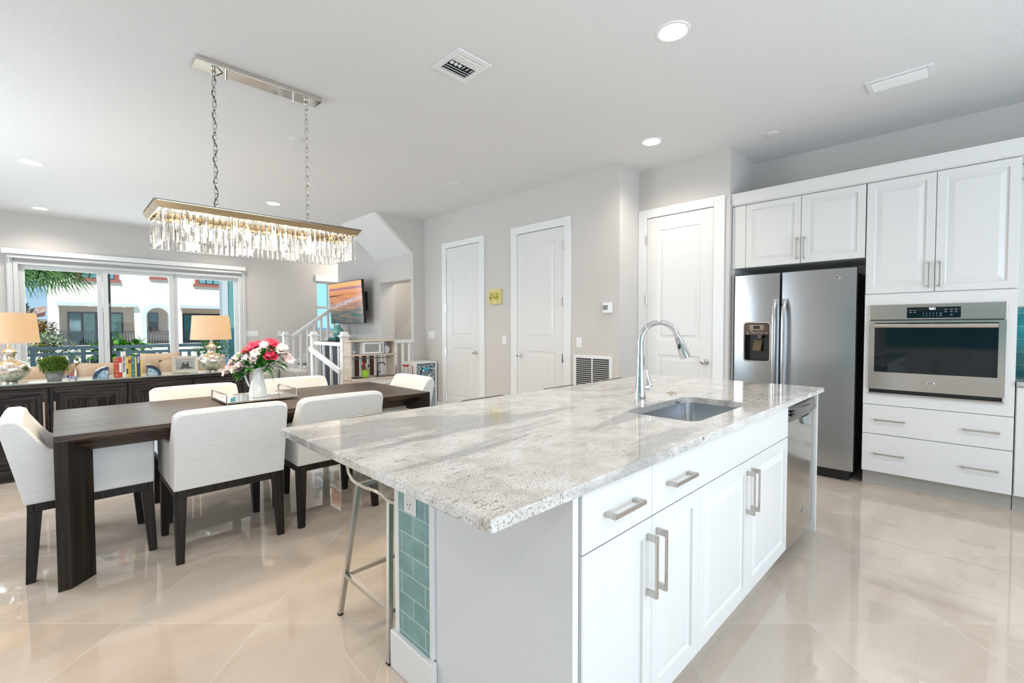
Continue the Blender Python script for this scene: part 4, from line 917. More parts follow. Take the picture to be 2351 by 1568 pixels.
# ---------------------------------------------------------------- cube shelf
t = thing('cube_shelf', 'white two-cube shelf standing beside the far hall door', 'shelf', (4.03, 6.1, 0))
a, b, y0, y1 = 3.835, 4.23, 5.935, 6.28; q = .028
g = G(); g.box(a, y0, .745, b, y1, .775); g.box(a, y0, 0, b, y1, .03); g.box(a, y0, .03, a+q, y1, .745); g.box(b-q, y0, .03, b, y1, .745); g.box(a+q, y0, .372, b-q, y1, .392); g.box(a+q, y1-.01, .03, b-q, y1, .745)
part('carcass', g, WHITE, t, bev=.002)
def paisley():
    m, nt, p, ln = nodes('blue_paisley_cloth'); N = nt.nodes.new; t_ = N('ShaderNodeTexCoord')
    v = N('ShaderNodeTexVoronoi'); v.inputs['Scale'].default_value = 17; ln(t_.outputs['Object'], v.inputs['Vector'])
    mm = N('ShaderNodeMath'); mm.operation = 'SINE'; m2 = N('ShaderNodeMath'); m2.operation = 'MULTIPLY'; m2.inputs[1].default_value = 24; ln(v.outputs['Distance'], m2.inputs[0]); ln(m2.outputs[0], mm.inputs[0])
    rp = N('ShaderNodeValToRGB'); e = rp.color_ramp.elements; e[0].position = .25; e[0].color = (.03, .09, .14, 1); e[1].position = .6; e[1].color = (.70, .74, .74, 1)
    k = e.new(.42); k.color = (.12, .33, .42, 1)
    ln(mm.outputs[0], rp.inputs[0]); ln(rp.outputs[0], p.inputs['Base Color']); p.inputs['Roughness'].default_value = .9; return m
PAIS = paisley()
for z0, z1, lab in ((.393, .735, 'blue and white paisley fabric bin in the top cube of the shelf'), (.031, .36, 'grey blue fabric bin in the lower cube of the shelf')):
    k = thing('fabric_bin', lab, 'storage bin', (4.03, 6.1, z0), 'fabric bins in the cube shelf')
    part('bin_body', G().box(a+q+.004, y0+.004, z0, b-q-.004, y1-.03, z1), PAIS if z0 > .2 else mat('grey_blue_cloth', (.35, .40, .45), .9), k, bev=.004)
    part('grommet', G().ball(((a+b)/2, y0+.003, z1-.07), (.055, .002, .025)), mat('turquoise_grip', (.05, .42, .55), .6), k)

# ---------------------------------------------------------------- plates, grille, thermostat, painting
def plate_x(X, y, z, n, label, name='light_switch', cat='light switch'):
    w = .038+.023*(n-1)
    t = thing(name, label, cat, (X, y, z), 'white wall switch plates')
    part('plate', G().box(X-.006, y-w, z-.058, X-.0004, y+w, z+.058), WHITE, t, bev=.002)
    for k in range(n): part('rocker', G().box(X-.010, y+(k-(n-1)/2)*.046-.016, z-.033, X-.006, y+(k-(n-1)/2)*.046+.016, z+.033), WHITE, t, bev=.001)
def plate_y(Y, x, z, n, label):
    w = .038+.023*(n-1)
    t = thing('light_switch', label, 'light switch', (x, Y, z), 'white wall switch plates')
    part('plate', G().box(x-w, Y-.006, z-.058, x+w, Y-.0004, z+.058), WHITE, t, bev=.002)
    for k in range(n): part('rocker', G().box(x+(k-(n-1)/2)*.046-.016, Y-.010, z-.033, x+(k-(n-1)/2)*.046+.016, Y-.006, z+.033), WHITE, t, bev=.001)
plate_x(4.255, 6.10, 1.18, 3, 'white three-gang wall switch left of the far hall door')
plate_x(4.255, 4.43, 1.13, 1, 'single white wall switch between the two hall doors')
plate_x(4.255, 3.20, 1.125, 1, 'single white wall switch above the return air grille')
plate_y(10.15, 2.79, 1.18, 4, 'white four-gang wall switch right of the sliding window')
plate_y(10.15, 3.30, 1.18, 1, 'single white wall switch above the stair newel')
t = thing('return_air_grille', 'white louvred return air grille low on the hall wall behind island', 'air grille', (4.25, 3.01, .72))
y0, y1, z0, z1 = 2.757, 3.272, .44, .983; X = 4.2545
g = G(); e = .035
g.box(X-.012, y0, z0, X, y0+e, z1); g.box(X-.012, y1-e, z0, X, y1, z1); g.box(X-.012, y0+e, z0, X, y1-e, z0+e); g.box(X-.012, y0+e, z1-e, X, y1-e, z1); g.box(X-.012, 3.008, z0+e, X, 3.022, z1-e)
part('grille_frame', g, WHITE, t, bev=.002)
part('grille_back', G().box(X-.002, y0+e, z0+e, X-.0002, y1-e, z1-e), mat('grille_shadow', (.06, .06, .06), .8), t)
nsl = 20
for k in range(nsl):
    zz = z0+e+.012+k*(z1-z0-2*e-.012)/nsl
    part('louvre', G().bar((X-.007, y0+e, zz), (X-.007, y1-e, zz), .019, .0025, (.45, 0, .9)), WHITE, t)
t = thing('thermostat', 'small white wall thermostat with grey display right of the hall doors', 'thermostat', (4.25, 2.81, 1.505))
part('case', G().box(4.226, 2.752, 1.45, 4.2546, 2.872, 1.562), WHITE, t, bev=.008, seg=3)
part('display', G().box(4.2245, 2.80, 1.485, 4.2262, 2.862, 1.535), mat('grey_green_lcd', (.20, .20, .16), .3), t)
t = thing('small_painting', 'small square yellow canvas painting hung between the hall doors', 'painting', (4.25, 4.58, 1.71))
part('canvas', G().box(4.222, 4.478, 1.612, 4.2546, 4.706, 1.812), mat('pale_yellow_canvas', (.78, .66, .30), .8), t, bev=.002)
g = G(); g2 = G(); g3 = G()
for k in range(90): g.ball((4.2208, rnd.uniform(4.50, 4.69), rnd.uniform(1.665, 1.755)), (.0020, rnd.uniform(.005, .014), rnd.uniform(.004, .009)), 8, 4)
part('paint_strokes', g, mat('golden_green_paint', (.50, .46, .03), .6), t)
for k in range(16): g2.ball((4.2206, rnd.uniform(4.53, 4.69), rnd.uniform(1.685, 1.725)), (.0012, rnd.uniform(.006, .012), rnd.uniform(.004, .009)), 8, 4)
part('paint_strokes', g2, mat('dark_olive_paint', (.03, .04, .02), .6), t, label='dark olive foliage strokes')
for p0_, p1_ in (((4.50, 1.70), (4.69, 1.69)), ((4.64, 1.62), (4.665, 1.69)), ((4.53, 1.62), (4.535, 1.68)), ((4.66, 1.73), (4.67, 1.78)), ((4.62, 1.73), (4.60, 1.77)), ((4.55, 1.73), (4.57, 1.785))): g3.cyl((4.2215, *p0_), (4.2215, *p1_), .0022, 6)
part('paint_strokes', g3, mat('slate_paint', (.10, .14, .18), .6), t, label='slate blue branch strokes')

# ---------------------------------------------------------------- kitchen wall: cabinets
def pull(o, mp, u_, v_, L_, vert, name='handle', m=None, th=.010, out=.034):
    g = G()
    def bx(u0, u1, v0, v1, d0, d1):
        pts = [mp(a, b, d) for d in (d0, d1) for a, b in ((u0, v0), (u1, v0), (u1, v1), (u0, v1))]
        xs, ys, zs_ = zip(*pts); g.box(min(xs), min(ys), min(zs_), max(xs), max(ys), max(zs_))
    h = L_/2; e = th/2
    if vert: bx(u_-e, u_+e, v_-h, v_+h, out-.006, out); bx(u_-e, u_+e, v_-h, v_-h+th*1.6, 0, out-.006); bx(u_-e, u_+e, v_+h-th*1.6, v_+h, 0, out-.006)
    else: bx(u_-h, u_+h, v_-e, v_+e, out-.006, out); bx(u_-h, u_-h+th*1.6, v_-e, v_+e, 0, out-.006); bx(u_+h-th*1.6, u_+h, v_-e, v_+e, 0, out-.006)
    return part(name, g, m or NICK, o, bev=.001)
FP = [(0, 0), (0, .016), (.003, .019), (.052, .019), (.054, .011), (.060, .007), (.066, .007), (.098, .017), (.102, .017)]
def cdoor(o, mp, u0, u1, v0, v1, name='door'):
    return part(name, G().raised(mp, u0, u1, v0, v1, FP), CAB, o)
def slab(o, mp, u0, u1, v0, v1, name='drawer'):
    return part(name, G().raised(mp, u0, u1, v0, v1, [(0, 0), (0, .017), (.002, .019)]), CAB, o)
FX = 4.72
mx_ = face_x(FX)
t = thing('fridge_cabinet', 'white two-door wall cabinet above the stainless refrigerator', 'cabinet', (5.0, 1.17, 1.86), 'white kitchen cabinets')
part('body', G().box(FX, .655, 1.862, 5.318, 1.695, 2.462), CAB, t)
a = cdoor(t, mx_, .656, 1.111, 1.862, 2.455); pull(a, face_x(FX-.019), 1.085, 1.995, .19, True)
a = cdoor(t, mx_, 1.115, 1.570, 1.862, 2.455); pull(a, face_x(FX-.019), 1.140, 1.995, .19, True)
slab(t, mx_, 1.573, 1.695, 1.862, 2.455, 'filler')
part('side_panel', G().box(FX, 1.680, 0, 5.318, 1.697, 1.861), CAB, t)
t = thing('oven_cabinet', 'tall white cabinet housing the wall oven with two wide drawers below', 'cabinet', (5.0, .23, 0), 'white kitchen cabinets')
g = G(); ya, yb = -.195, .650
g.box(FX, ya, .118, 5.318, yb, .735); g.box(FX, ya, 1.49, 5.318, yb, 2.462); g.box(FX, ya, .735, 5.318, ya+.035, 1.49); g.box(FX, yb-.035, .735, 5.318, yb, 1.49); g.box(5.28, ya+.035, .735, 5.318, yb-.035, 1.49)
part('body', g, CAB, t)
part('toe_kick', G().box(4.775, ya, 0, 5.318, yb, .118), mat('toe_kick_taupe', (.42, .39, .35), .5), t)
a = cdoor(t, mx_, .234, .648, 1.563, 2.455); pull(a, face_x(FX-.019), .264, 1.69, .19, True)
a = cdoor(t, mx_, -.193, .230, 1.563, 2.455); pull(a, face_x(FX-.019), .203, 1.69, .19, True)
g = G()
for (p0_, p1_, q0_, q1_) in rings(-.193, .648, .672, 1.557, [(-.135, .610, .762, 1.468)]): g.box(FX-.019, p0_, q0_, FX, p1_, q1_)
part('oven_surround', g, CAB, t)
for z0, z1 in ((.433, .666), (.124, .427)):
    d_ = slab(t, mx_, -.193, .648, z0, z1)
    for y_ in (.475, -.035): pull(d_, face_x(FX-.019), y_, (z0+z1)/2, .19, False, th=.011)
t = thing('cabinet_crown', 'plain white crown board running along the top of the kitchen cabinets', 'crown moulding', (4.9, .7, 2.46))
g = G(); g.prism([(4.700, 2.4625), (4.685, 2.475), (4.672, 2.565), (4.668, 2.575), (4.76, 2.575), (4.76, 2.4625)], 'y', -.30, 1.697); g.box(4.76, -.30, 2.4625, 5.318, 1.697, 2.575); g.box(4.672, -1.2, 2.4625, 5.318, -.301, 2.575); part('board', g, CAB, t)
# right run
t = thing('base_cabinet', 'white base cabinet at right image edge beside the oven cabinet', 'cabinet', (5.0, -.9, 0), 'white kitchen cabinets')
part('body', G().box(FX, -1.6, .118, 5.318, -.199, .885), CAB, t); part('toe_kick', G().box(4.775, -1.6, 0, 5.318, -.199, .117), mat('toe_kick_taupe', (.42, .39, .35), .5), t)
a = slab(t, mx_, -.80, -.203, .124, .88, 'door'); pull(a, face_x(FX-.019), -.75, .75, .19, True)
a = slab(t, mx_, -1.6, -.806, .124, .88, 'door')
t = part('countertop', G().box(4.68, -1.6, .8855, 5.318, -.199, .918), GRAN, bev=.003); tag(t, 'speckled granite countertop at the right edge beside the oven', 'countertop')
t = thing('wall_cabinet', 'white upper cabinet at right edge above teal backsplash', 'cabinet', (5.1, -.9, 1.45), 'white kitchen cabinets')
part('body', G().box(4.98, -1.6, 1.44, 5.318, -.199, 2.462), CAB, t); a = slab(t, face_x(4.98), -.9, -.203, 1.445, 2.455, 'door'); pull(a, face_x(4.961), -.24, 2.35, .1, False)
t = thing('base_cabinet', 'white base cabinets opposite the oven, seen only reflected in its glass', 'cabinet', (-2.3, -.6, 0), 'white kitchen cabinets')
mL = lambda a, b, d: (-2.0+d, a, b)
part('body', G().box(-2.598, -2.5, .1, -2.0, 1.3, .885), CAB, t)
for k in range(5):
    a_ = part('drawer', G().raised(mL, -2.49+k*.76, -1.75+k*.76, .62, .88, [(0, 0), (0, .017), (.002, .019)]), CAB, t); pull(a_, lambda a, b, d: (-1.981+d, a, b), -2.12+k*.76, .75, .19, False)
    a_ = part('door', G().raised(mL, -2.49+k*.76, -1.75+k*.76, .11, .615, [(0, 0), (0, .017), (.002, .019)]), CAB, t); pull(a_, lambda a, b, d: (-1.981+d, a, b), -1.80+k*.76, .50, .19, True)
part('worktop', G().box(-2.598, -2.5, .886, -1.96, 1.32, .918), GRAN, t)
S('backsplash_opposite', G().box(-2.599, -2.5, .918, -2.585, 1.3, 1.6), TEAL_R)
S('backsplash', G().box(5.308, -1.6, .918, 5.3195, -.199, 1.44), TEAL_B)
t = thing('toaster', 'white appliance corner on the right counter before teal tiles', 'small appliance', (4.98, -.43, .918))
part('body', G().box(4.90, -.52, .919, 5.1, -.30, 1.20), WHITE, t, bev=.02, seg=3)

def emblem(o, c, r_, axis, m=None):
    """round badge with GE lettering"""
    g = G(); g.lathe([(r_, 0), (r_, .0025), (r_*.9, .0038), (r_*.86, .0025), (.001, .0025)], n=32)
    M4 = Matrix.Translation(c) @ (Matrix.Rotation(R(-90), 4, 'Y') if axis == 'x' else Matrix.Rotation(R(90), 4, 'X'))
    g.xf(M4); b_ = part('badge', g, CHROME, o, smooth=True, label='round chrome badge')
    if axis == 'x': T4 = Matrix.Translation(Vector(c)+Vector((-.003, 0, 0))) @ Matrix(((0, 0, -1, 0), (-1, 0, 0, 0), (0, 1, 0, 0), (0, 0, 0, 1)))
    else: T4 = Matrix.Translation(Vector(c)+Vector((0, -.003, 0))) @ Matrix.Rotation(R(90), 4, 'X')
    text('GE', r_*1.15, mat('badge_ink', (.05, .05, .06), .4), b_, T4, 'badge_lettering')
    g = G(); g.tube([M4 @ Vector((r_*.72*math.cos(k*math.pi/12), r_*.72*math.sin(k*math.pi/12), .003)) for k in range(24)], r_*.035, 5, closed=True); part('badge_ring', g, mat('badge_ink', (.05, .05, .06), .4), b_)
# ---------------------------------------------------------------- refrigerator
t = thing('refrigerator', 'stainless side-by-side refrigerator with water dispenser in the left door', 'refrigerator', (4.98, 1.17, 0))
part('body', G().box(4.735, .725, .06, 5.30, 1.645, 1.765), DSIDE, t, bev=.004)
part('base_grille', G().box(4.70, .73, .012, 4.90, 1.64, .088), BLACK, t)
FF = 4.655
def fdoor(y0, y1, hole=None):
    g = G()
    # gently bowed front
    def X_(y): s = (y-(y0+y1)/2)/((y1-y0)/2); return FF+.010*s*s*1.0
    n_ = 10; ys = [y0+(y1-y0)*k/n_ for k in range(n_+1)]
    if hole: ys = sorted(set([y for y in ys if not (hole[0]-.012 < y < hole[0]+.012 or hole[1]-.012 < y < hole[1]+.012)]+[hole[0], hole[1]]))
    for a, b in zip(ys, ys[1:]):
        rngs = [(.095, 1.785)]
        if hole and a >= hole[0]-1e-6 and b <= hole[1]+1e-6: rngs = [(.095, hole[2]), (hole[3], 1.785)]
        for z0, z1 in rngs:
            V = [g.b.verts.new(p) for p in ((X_(a), a, z0), (X_(b), b, z0), (X_(b), b, z1), (X_(a), a, z1))]; g.b.faces.new(V)
    bmesh.ops.remove_doubles(g.b, verts=g.b.verts, dist=1e-5)
    # edge returns
    for (a, xa) in ((y0, X_(y0)), (y1, X_(y1))): g.face([(xa, a, .095), (4.73, a, .095), (4.73, a, 1.785), (xa, a, 1.785)])
    for z_ in (.095, 1.785):
        g.face([(X_(y), y, z_) for y in ys]+[(4.73, y1, z_), (4.73, y0, z_)])
    if hole:
        h0, h1, h2, h3 = hole
        g.face([(X_(h0), h0, h2), (FF+.065, h0, h2), (FF+.065, h0, h3), (X_(h0), h0, h3)]); g.face([(X_(h1), h1, h2), (FF+.065, h1, h2), (FF+.065, h1, h3), (X_(h1), h1, h3)])
        g.face([(X_(h0), h0, h2), (FF+.065, h0, h2), (FF+.065, h1, h2), (X_(h1), h1, h2)]); g.face([(X_(h0), h0, h3), (FF+.065, h0, h3), (FF+.065, h1, h3), (X_(h1), h1, h3)])
    return g
HB = (1.338, 1.552, .985, 1.332)
dl = part('freezer_door', fdoor(1.263, 1.648, HB), STEEL, t, smooth=True); dr = part('fridge_door', fdoor(.700, 1.243), STEEL, t, smooth=True)
for d_, y_ in ((dl, 1.292), (dr, 1.214)):
    g = G(); lo = []
    for k in range(15):
        s = k/14; z = .42+1.13*s; bow = .052*(1-(2*s-1)**4)**.5 if 0 < k < 14 else .0
        x = FF-.005-bow; w_ = .019; lo.append([(x, y_-w_, z), (x-.012, y_-w_*.6, z), (x-.015, y_, z), (x-.012, y_+w_*.6, z), (x, y_+w_, z), (x+.012, y_+w_*.6, z), (x+.014, y_, z), (x+.012, y_-w_*.6, z)])
    part('handle', g.loft(lo), mat('satin_steel_bar', (.70, .70, .70), .16, 1), d_, smooth=True)
y0, y1, z0, z1 = HB; X = FF
g = G(); e = .014
lo = []
for o_, xx in ((0, X+.004), (e, X-.004), (e*.9, X-.010), (.002, X-.010), (-.001, X+.004)):
    ring = []
    for cy, cz, a0 in ((y1, z1, 0), (y0, z1, 90), (y0, z0, 180), (y1, z0, 270)):
        rr = .02
        for k in range(5):
            an = R(a0+k*22.5); cyy = cy-(rr if a0 in (0, 270) else -rr); czz = cz-(rr if a0 in (0, 90) else -rr)
            ring.append((xx, cyy+(rr+o_)*math.cos(an), czz+(rr+o_)*math.sin(an)))
    lo.append(ring)
g.loft(lo+[lo[0]], cap=False); dp = part('dispenser_bezel', g, CHROME, dl, smooth=True)
part('dispenser_recess', G().box(X+.060, y0, z0, X+.0648, y1, z1).box(X+.004, y0+.0005, z0, X+.06, y0+.003, z1).box(X+.004, y1-.003, z0, X+.06, y1-.0005, z1).box(X+.004, y0, z0+.0005, X+.06, y1, z0+.004), BLACK, dl)
part('dispenser_panel', G().box(X-.004, y0+.002, 1.222, X+.03, y1-.002, z1-.002), mat('brown_bronze_panel', (.10, .06, .045), .3, .3), dl, bev=.002)
part('dispenser_display', G().box(X-.0075, 1.385, 1.268, X-.0041, 1.51, 1.318), mat('tan_panel', (.30, .22, .15), .35, .3), dl)
part('dispenser_screen', G().box(X-.0085, 1.42, 1.278, X-.0076, 1.475, 1.308), BLACK, dl)
part('dispenser_buttons', G().box(X-.0052, 1.355, 1.240, X-.0041, 1.375, 1.246).box(X-.0052, 1.395, 1.240, X-.0041, 1.412, 1.246).box(X-.0052, 1.425, 1.240, X-.0041, 1.445, 1.246).box(X-.0052, 1.46, 1.240, X-.0041, 1.482, 1.246).box(X-.0052, 1.517, 1.240, X-.0041, 1.535, 1.246), mat('pale_legend', (.5, .42, .38), .5), dl)
part('status_light', G().ball((X-.0045, 1.490, 1.255), .003, 8, 6), mat('green_led', (.1, .8, .1), .4, emit=(.1, 1, .15, 3)), dl)
part('ice_chute', G().lathe([(.028, 1.222), (.022, 1.19), (.02, 1.188)], X+.032, 1.43, 16), mat('dark_steel', (.25, .25, .25), .3, .8), dl, smooth=True)
g = G(); g.bar((X+.045, 1.445, 1.175), (X+.02, 1.455, 1.075), .07, .006, (1, 0, .3)); part('dispenser_paddle', g, mat('amber_paddle', (.14, .09, .04), .3), dl)
emblem(dr, (FF+.0008, .832, 1.71), .021, 'x')
for y_ in (.735, 1.61): part('hinge_cover', G().box(4.67, y_-.03, 1.786, 4.76, y_+.03, 1.80), BLACK, t, bev=.004)

# ---------------------------------------------------------------- wall oven
t = thing('wall_oven', 'stainless single wall oven with black glass door built into tall cabinet', 'oven', (4.9, .235, .76))
OX = 4.682; y0, y1 = -.145, .615
part('body', G().box(4.701, -.130, .77, 5.27, .605, 1.46), DSIDE, t)
part('control_fascia', G().box(OX, y0, 1.352, 4.7005, y1, 1.471), STEELW, t, bev=.003)
g = G(); o_ = part('control_display', G().box(OX-.0035, .084, 1.364, OX-.0002, .384, 1.446), BGLASS, t, bev=.006)
T4 = lambda y, z, x=OX-.0042: Matrix.Translation((x, y, z)) @ Matrix(((0, 0, -1, 0), (-1, 0, 0, 0), (0, 1, 0, 0), (0, 0, 0, 1)))
text('9:31', .022, mat('clock_glow', (.9, .9, 1), .5, emit=(.85, .85, 1, 4)), o_, T4(.238, 1.432), 'clock_digits')
LEG = mat('keypad_legend', (.7, .75, .78), .5)
g = G()
for k in range(5):
    for j in range(2): g.box(OX-.0042, .288-k*.0185-.002, 1.396-j*.016, OX-.0036, .288-k*.0185+.002, 1.400-j*.016)
for y_, z_ in ((.362, 1.421), (.362, 1.405), (.338, 1.421), (.338, 1.405), (.165, 1.425), (.165, 1.408), (.135, 1.425), (.135, 1.408), (.110, 1.425), (.110, 1.408), (.135, 1.385), (.192, 1.398), (.192, 1.382)): g.box(OX-.0042, y_-.007, z_-.0012, OX-.0036, y_+.007, z_+.0012)
part('keypad_legend', g, LEG, o_)
dx_ = OX-.004
g = G()
for (p0_, p1_, q0_, q1_) in rings(y0, y1, .800, 1.345, [(-.108, .578, .937, 1.328)]): g.box(dx_, p0_, q0_, 4.7005, p1_, q1_)
od = part('oven_door', g, STEELW, t)
part('oven_glass', G().box(dx_+.003, -.108, .937, 4.699, .578, 1.328), BGLASS, od)
g = G(); lo = []
for y_ in (-.105, -.098, .568, .575): lo.append([(dx_-.055+.02*(y_ in (-.105, .575))*0-a_*0+.018*math.cos(b_), y_, 1.304+.017*math.sin(b_)) for a_, b_ in [(0, 2*math.pi*k/14) for k in range(14)]])
g.loft(lo); g.box(dx_-.05, -.100, 1.292, dx_+.004, -.075, 1.308); g.box(dx_-.05, .545, 1.292, dx_+.004, .570, 1.308); part('handle', g, mat('satin_oven_bar', (.66, .62, .57), .18, 1), od, smooth=True)
emblem(od, (dx_-.0002, .236, .868), .019, 'x')
part('lower_vent', G().box(OX+.006, y0+.012, .772, 4.7005, y1-.012, .798), BLACK, t)
part('lower_trim', G().box(OX, y0, .758, 4.7005, y1, .770), STEELW, t, bev=.001)

# ---------------------------------------------------------------- island
IY = .715   # front of the carcass, doors stand proud of it
mI = face_y(IY)
t = thing('island_cabinet', 'white kitchen island base with raised-panel doors, drawers and grey end panel', 'kitchen island', (2.2, 1.1, 0))
part('body', G().box(.935, IY, .10, 1.645, 1.262, .884).box(1.645, IY, .10, 2.758, 1.262, .665).box(1.645, IY, .665, 2.758, IY+.02, .884).box(1.645, 1.225, .665, 2.758, 1.262, .884).box(2.738, IY+.02, .665, 2.758, 1.225, .884).box(3.40, .70, 0, 3.43, 1.262, .884).box(2.758, 1.24, .1, 3.40, 1.262, .884), CAB, t)
part('toe_kick', G().box(.94, .785, 0, 2.758, 1.26, .099), mat('toe_kick_grey', (.62, .62, .61), .5), t)
part('end_panel', G().box(.912, .704, 0, .9345, 1.2995, .884), mat('pale_grey_panel', (.78, .81, .83), .32), t, bev=.001)
ux = [.940, 1.303, 1.644, 2.155, 2.755]
ux = [.940, 1.30, 1.645, 2.166, 2.757]
gp = .0015
for a, b in zip(ux[:2], ux[1:3]):
    d_ = slab(t, mI, a+gp, b-gp, .716, .880); pull(d_, face_y(IY-.019), (a+b)/2, .795, .165, False, th=.012, out=.036)
slab(t, mI, ux[2]+gp, ux[4]-gp, .716, .880, 'sink_front')
for i, (a, b) in enumerate(zip(ux, ux[1:])):
    d_ = cdoor(t, mI, a+gp, b-gp, .104, .711); hx = b-.03 if i % 2 == 0 else a+.03
    pull(d_, face_y(IY-.019), hx, .575, .19, True, th=.012, out=.036)
part('back_wall', G().box(.935, 1.2625, 0, 3.43, 1.545, .884), WHITE, t)
part('tile_panel', G().box(.902, 1.318, .145, .9345, 1.517, .884), TEAL_I, t)
part('tile_edge_strip', G().box(.900, 1.300, .145, .9345, 1.3175, .884).box(.900, 1.5175, .145, .9345, 1.545, .884), WHITE, t, bev=.002)
part('tile_panel', G().box(.935, 1.5455, .145, 3.43, 1.552, .884), brick_mat('island_teal_tile_long', (.165, .34, .34), (.20, .385, .38), (.68, .70, .70), .152, .0765, 'y', .3, .0016), t)
part('skirting', G().box(.885, 1.288, 0, .911, 1.56, .144).box(.911, 1.5455, 0, 3.44, 1.56, .144), WHITE, t, bev=.004)
# countertop with sink cut-out
t = thing('island_countertop', 'large white and grey speckled granite island countertop with sink cut-out', 'countertop', (2.03, 1.27, .885))
CX0, CX1, CY0, CY1 = .606, 3.450, .672, 1.872
SK = (1.825, 2.475, .790, 1.125)
def granite_slab():
    g = G(); b = g.b; n_ = 6
    def rr(x0, x1, y0, y1, r_):
        out = []
        for cx, cy, a0 in ((x1-r_, y1-r_, 0), (x0+r_, y1-r_, 90), (x0+r_, y0+r_, 180), (x1-r_, y0+r_, 270)):
            for k in range(n_+1): an = R(a0+90*k/n_); out.append((cx+r_*math.cos(an), cy+r_*math.sin(an)))
        return out
    O_ = rr(CX0, CX1, CY0, CY1, .006); I_ = rr(*SK, .055); N_ = len(O_)
    bo = .004
    rings_ = [(rr(CX0+bo, CX1-bo, CY0+bo, CY1-bo, .006), .915), (O_, .911), (O_, .889), (rr(CX0+bo, CX1-bo, CY0+bo, CY1-bo, .006), .885)]
    V = [[b.verts.new((x, y, z)) for x, y in lp] for lp, z in rings_]
    for A, B in zip(V, V[1:]):
        for i in range(N_): b.faces.new([A[i], A[(i+1) % N_], B[(i+1) % N_], B[i]])
    It = [b.verts.new((x, y, .915)) for x, y in I_]; Ib = [b.verts.new((x, y, .885)) for x, y in I_]
    for i in range(N_):
        j = (i+1) % N_
        b.faces.new([It[i], It[j], Ib[j], Ib[i]]); b.faces.new([V[0][i], V[0][j], It[j], It[i]]); b.faces.new([V[3][i], V[3][j], Ib[j], Ib[i]])
    return g
part('slab', granite_slab(), GRAN, t)
# sink
t = thing('sink', 'rectangular undermount stainless sink set in the island countertop', 'sink', (2.15, .957, .66))
def rr2(x0, x1, y0, y1, r_, z, n_=6):
    out = []
    for cx, cy, a0 in ((x1-r_, y1-r_, 0), (x0+r_, y1-r_, 90), (x0+r_, y0+r_, 180), (x1-r_, y0+r_, 270)):
        for k in range(n_+1): an = R(a0+90*k/n_); out.append((cx+r_*math.cos(an), cy+r_*math.sin(an), z))
    return out
x0, x1, y0, y1 = SK
SS = mat('brushed_sink_steel', (.62, .65, .68), .22, 1, bump=(60, .05, (.4, 8, 8)))
g = G(); lo = [rr2(x0-.02, x1+.02, y0-.02, y1+.02, .06, .8845), rr2(x0-.002, x1+.002, y0-.002, y1+.002, .055, .8845), rr2(x0+.002, x1-.002, y0+.002, y1-.002, .055, .72), rr2(x0+.02, x1-.02, y0+.02, y1-.02, .05, .695), rr2(x0+.20, x1-.20, y0+.10, y1-.10, .04, .690)]
g.loft(lo, cap=False); g.b.faces.new([g.b.verts.new(p) for p in lo[-1]]); part('basin', g, SS, t, smooth=True)
part('drain', G().lathe([(.045, .6905), (.043, .694), (.02, .692)], 2.15, .96, 24), CHROME, t, smooth=True)
# faucet
t = thing('faucet', 'tall chrome gooseneck pull-down faucet behind the island sink', 'faucet', (2.16, 1.23, .915))
fx, fy = 2.16, 1.23
part('base', G().lathe([(.029, .9155), (.029, .93), (.026, .97), (.0205, 1.04), (.0175, 1.10), (.0165, 1.16), (.0165, 1.162)], fx, fy, 28), CHROME, t, smooth=True)
dirv = Vector((.52, -.85, 0)).normalized()
pts = [Vector((fx, fy, 1.16)), Vector((fx, fy, 1.22))]
RA = .093
for k in range(13):
    an = math.pi-(math.pi*1.0)*k/12*.92; c = Vector((fx, fy, 1.225))+dirv*RA
    pts.append(c+dirv*(RA*math.cos(an))+Vector((0, 0, RA*1.05*math.sin(an))))
part('spout', G().tube(pts, .0145, 16), CHROME, t, smooth=True)
e0 = pts[-1]; dn = (pts[-1]-pts[-2]).normalized()
g = G(); g.tube([e0, e0+dn*.03, e0+dn*.06, e0+dn*.115], .0155, 18, r1=.026); part('spray_head', g, CHROME, t, smooth=True)
part('spray_button', G().ball(e0+dn*.05-dirv*.012-Vector((.010, .010, 0)), (.008, .008, .018), 10, 8), BLACK, t)
sr = Vector((.78, .62, 0)).normalized()*-1
sd2 = Vector((.75, -.66, 0))
g = G(); g.cyl(Vector((fx, fy, .985)), Vector((fx, fy, .985))+sd2*.046, .0165, 18); part('valve_body', g, CHROME, t, smooth=True)
g = G(); h0 = Vector((fx, fy, .985))+sd2*.048; g.tube([h0-sd2*.01, h0+Vector((0, 0, .012))+sd2*.002, h0+Vector((0, 0, .035))-sd2*.004, h0+Vector((0, 0, .065))-sd2*.012, h0+Vector((0, 0, .092))-sd2*.014], .0135, 14, r1=.008); part('lever', g, CHROME, t, smooth=True)
t = part('air_switch', G().lathe([(.026, .9152), (.026, .918), (.012, .922), (.010, .926), (.002, .926)], 2.52, 1.235, 24), mat('satin_bronze', (.45, .38, .30), .25, 1), smooth=True); tag(t, 'small round metal button cap on the granite right of the faucet', 'button')
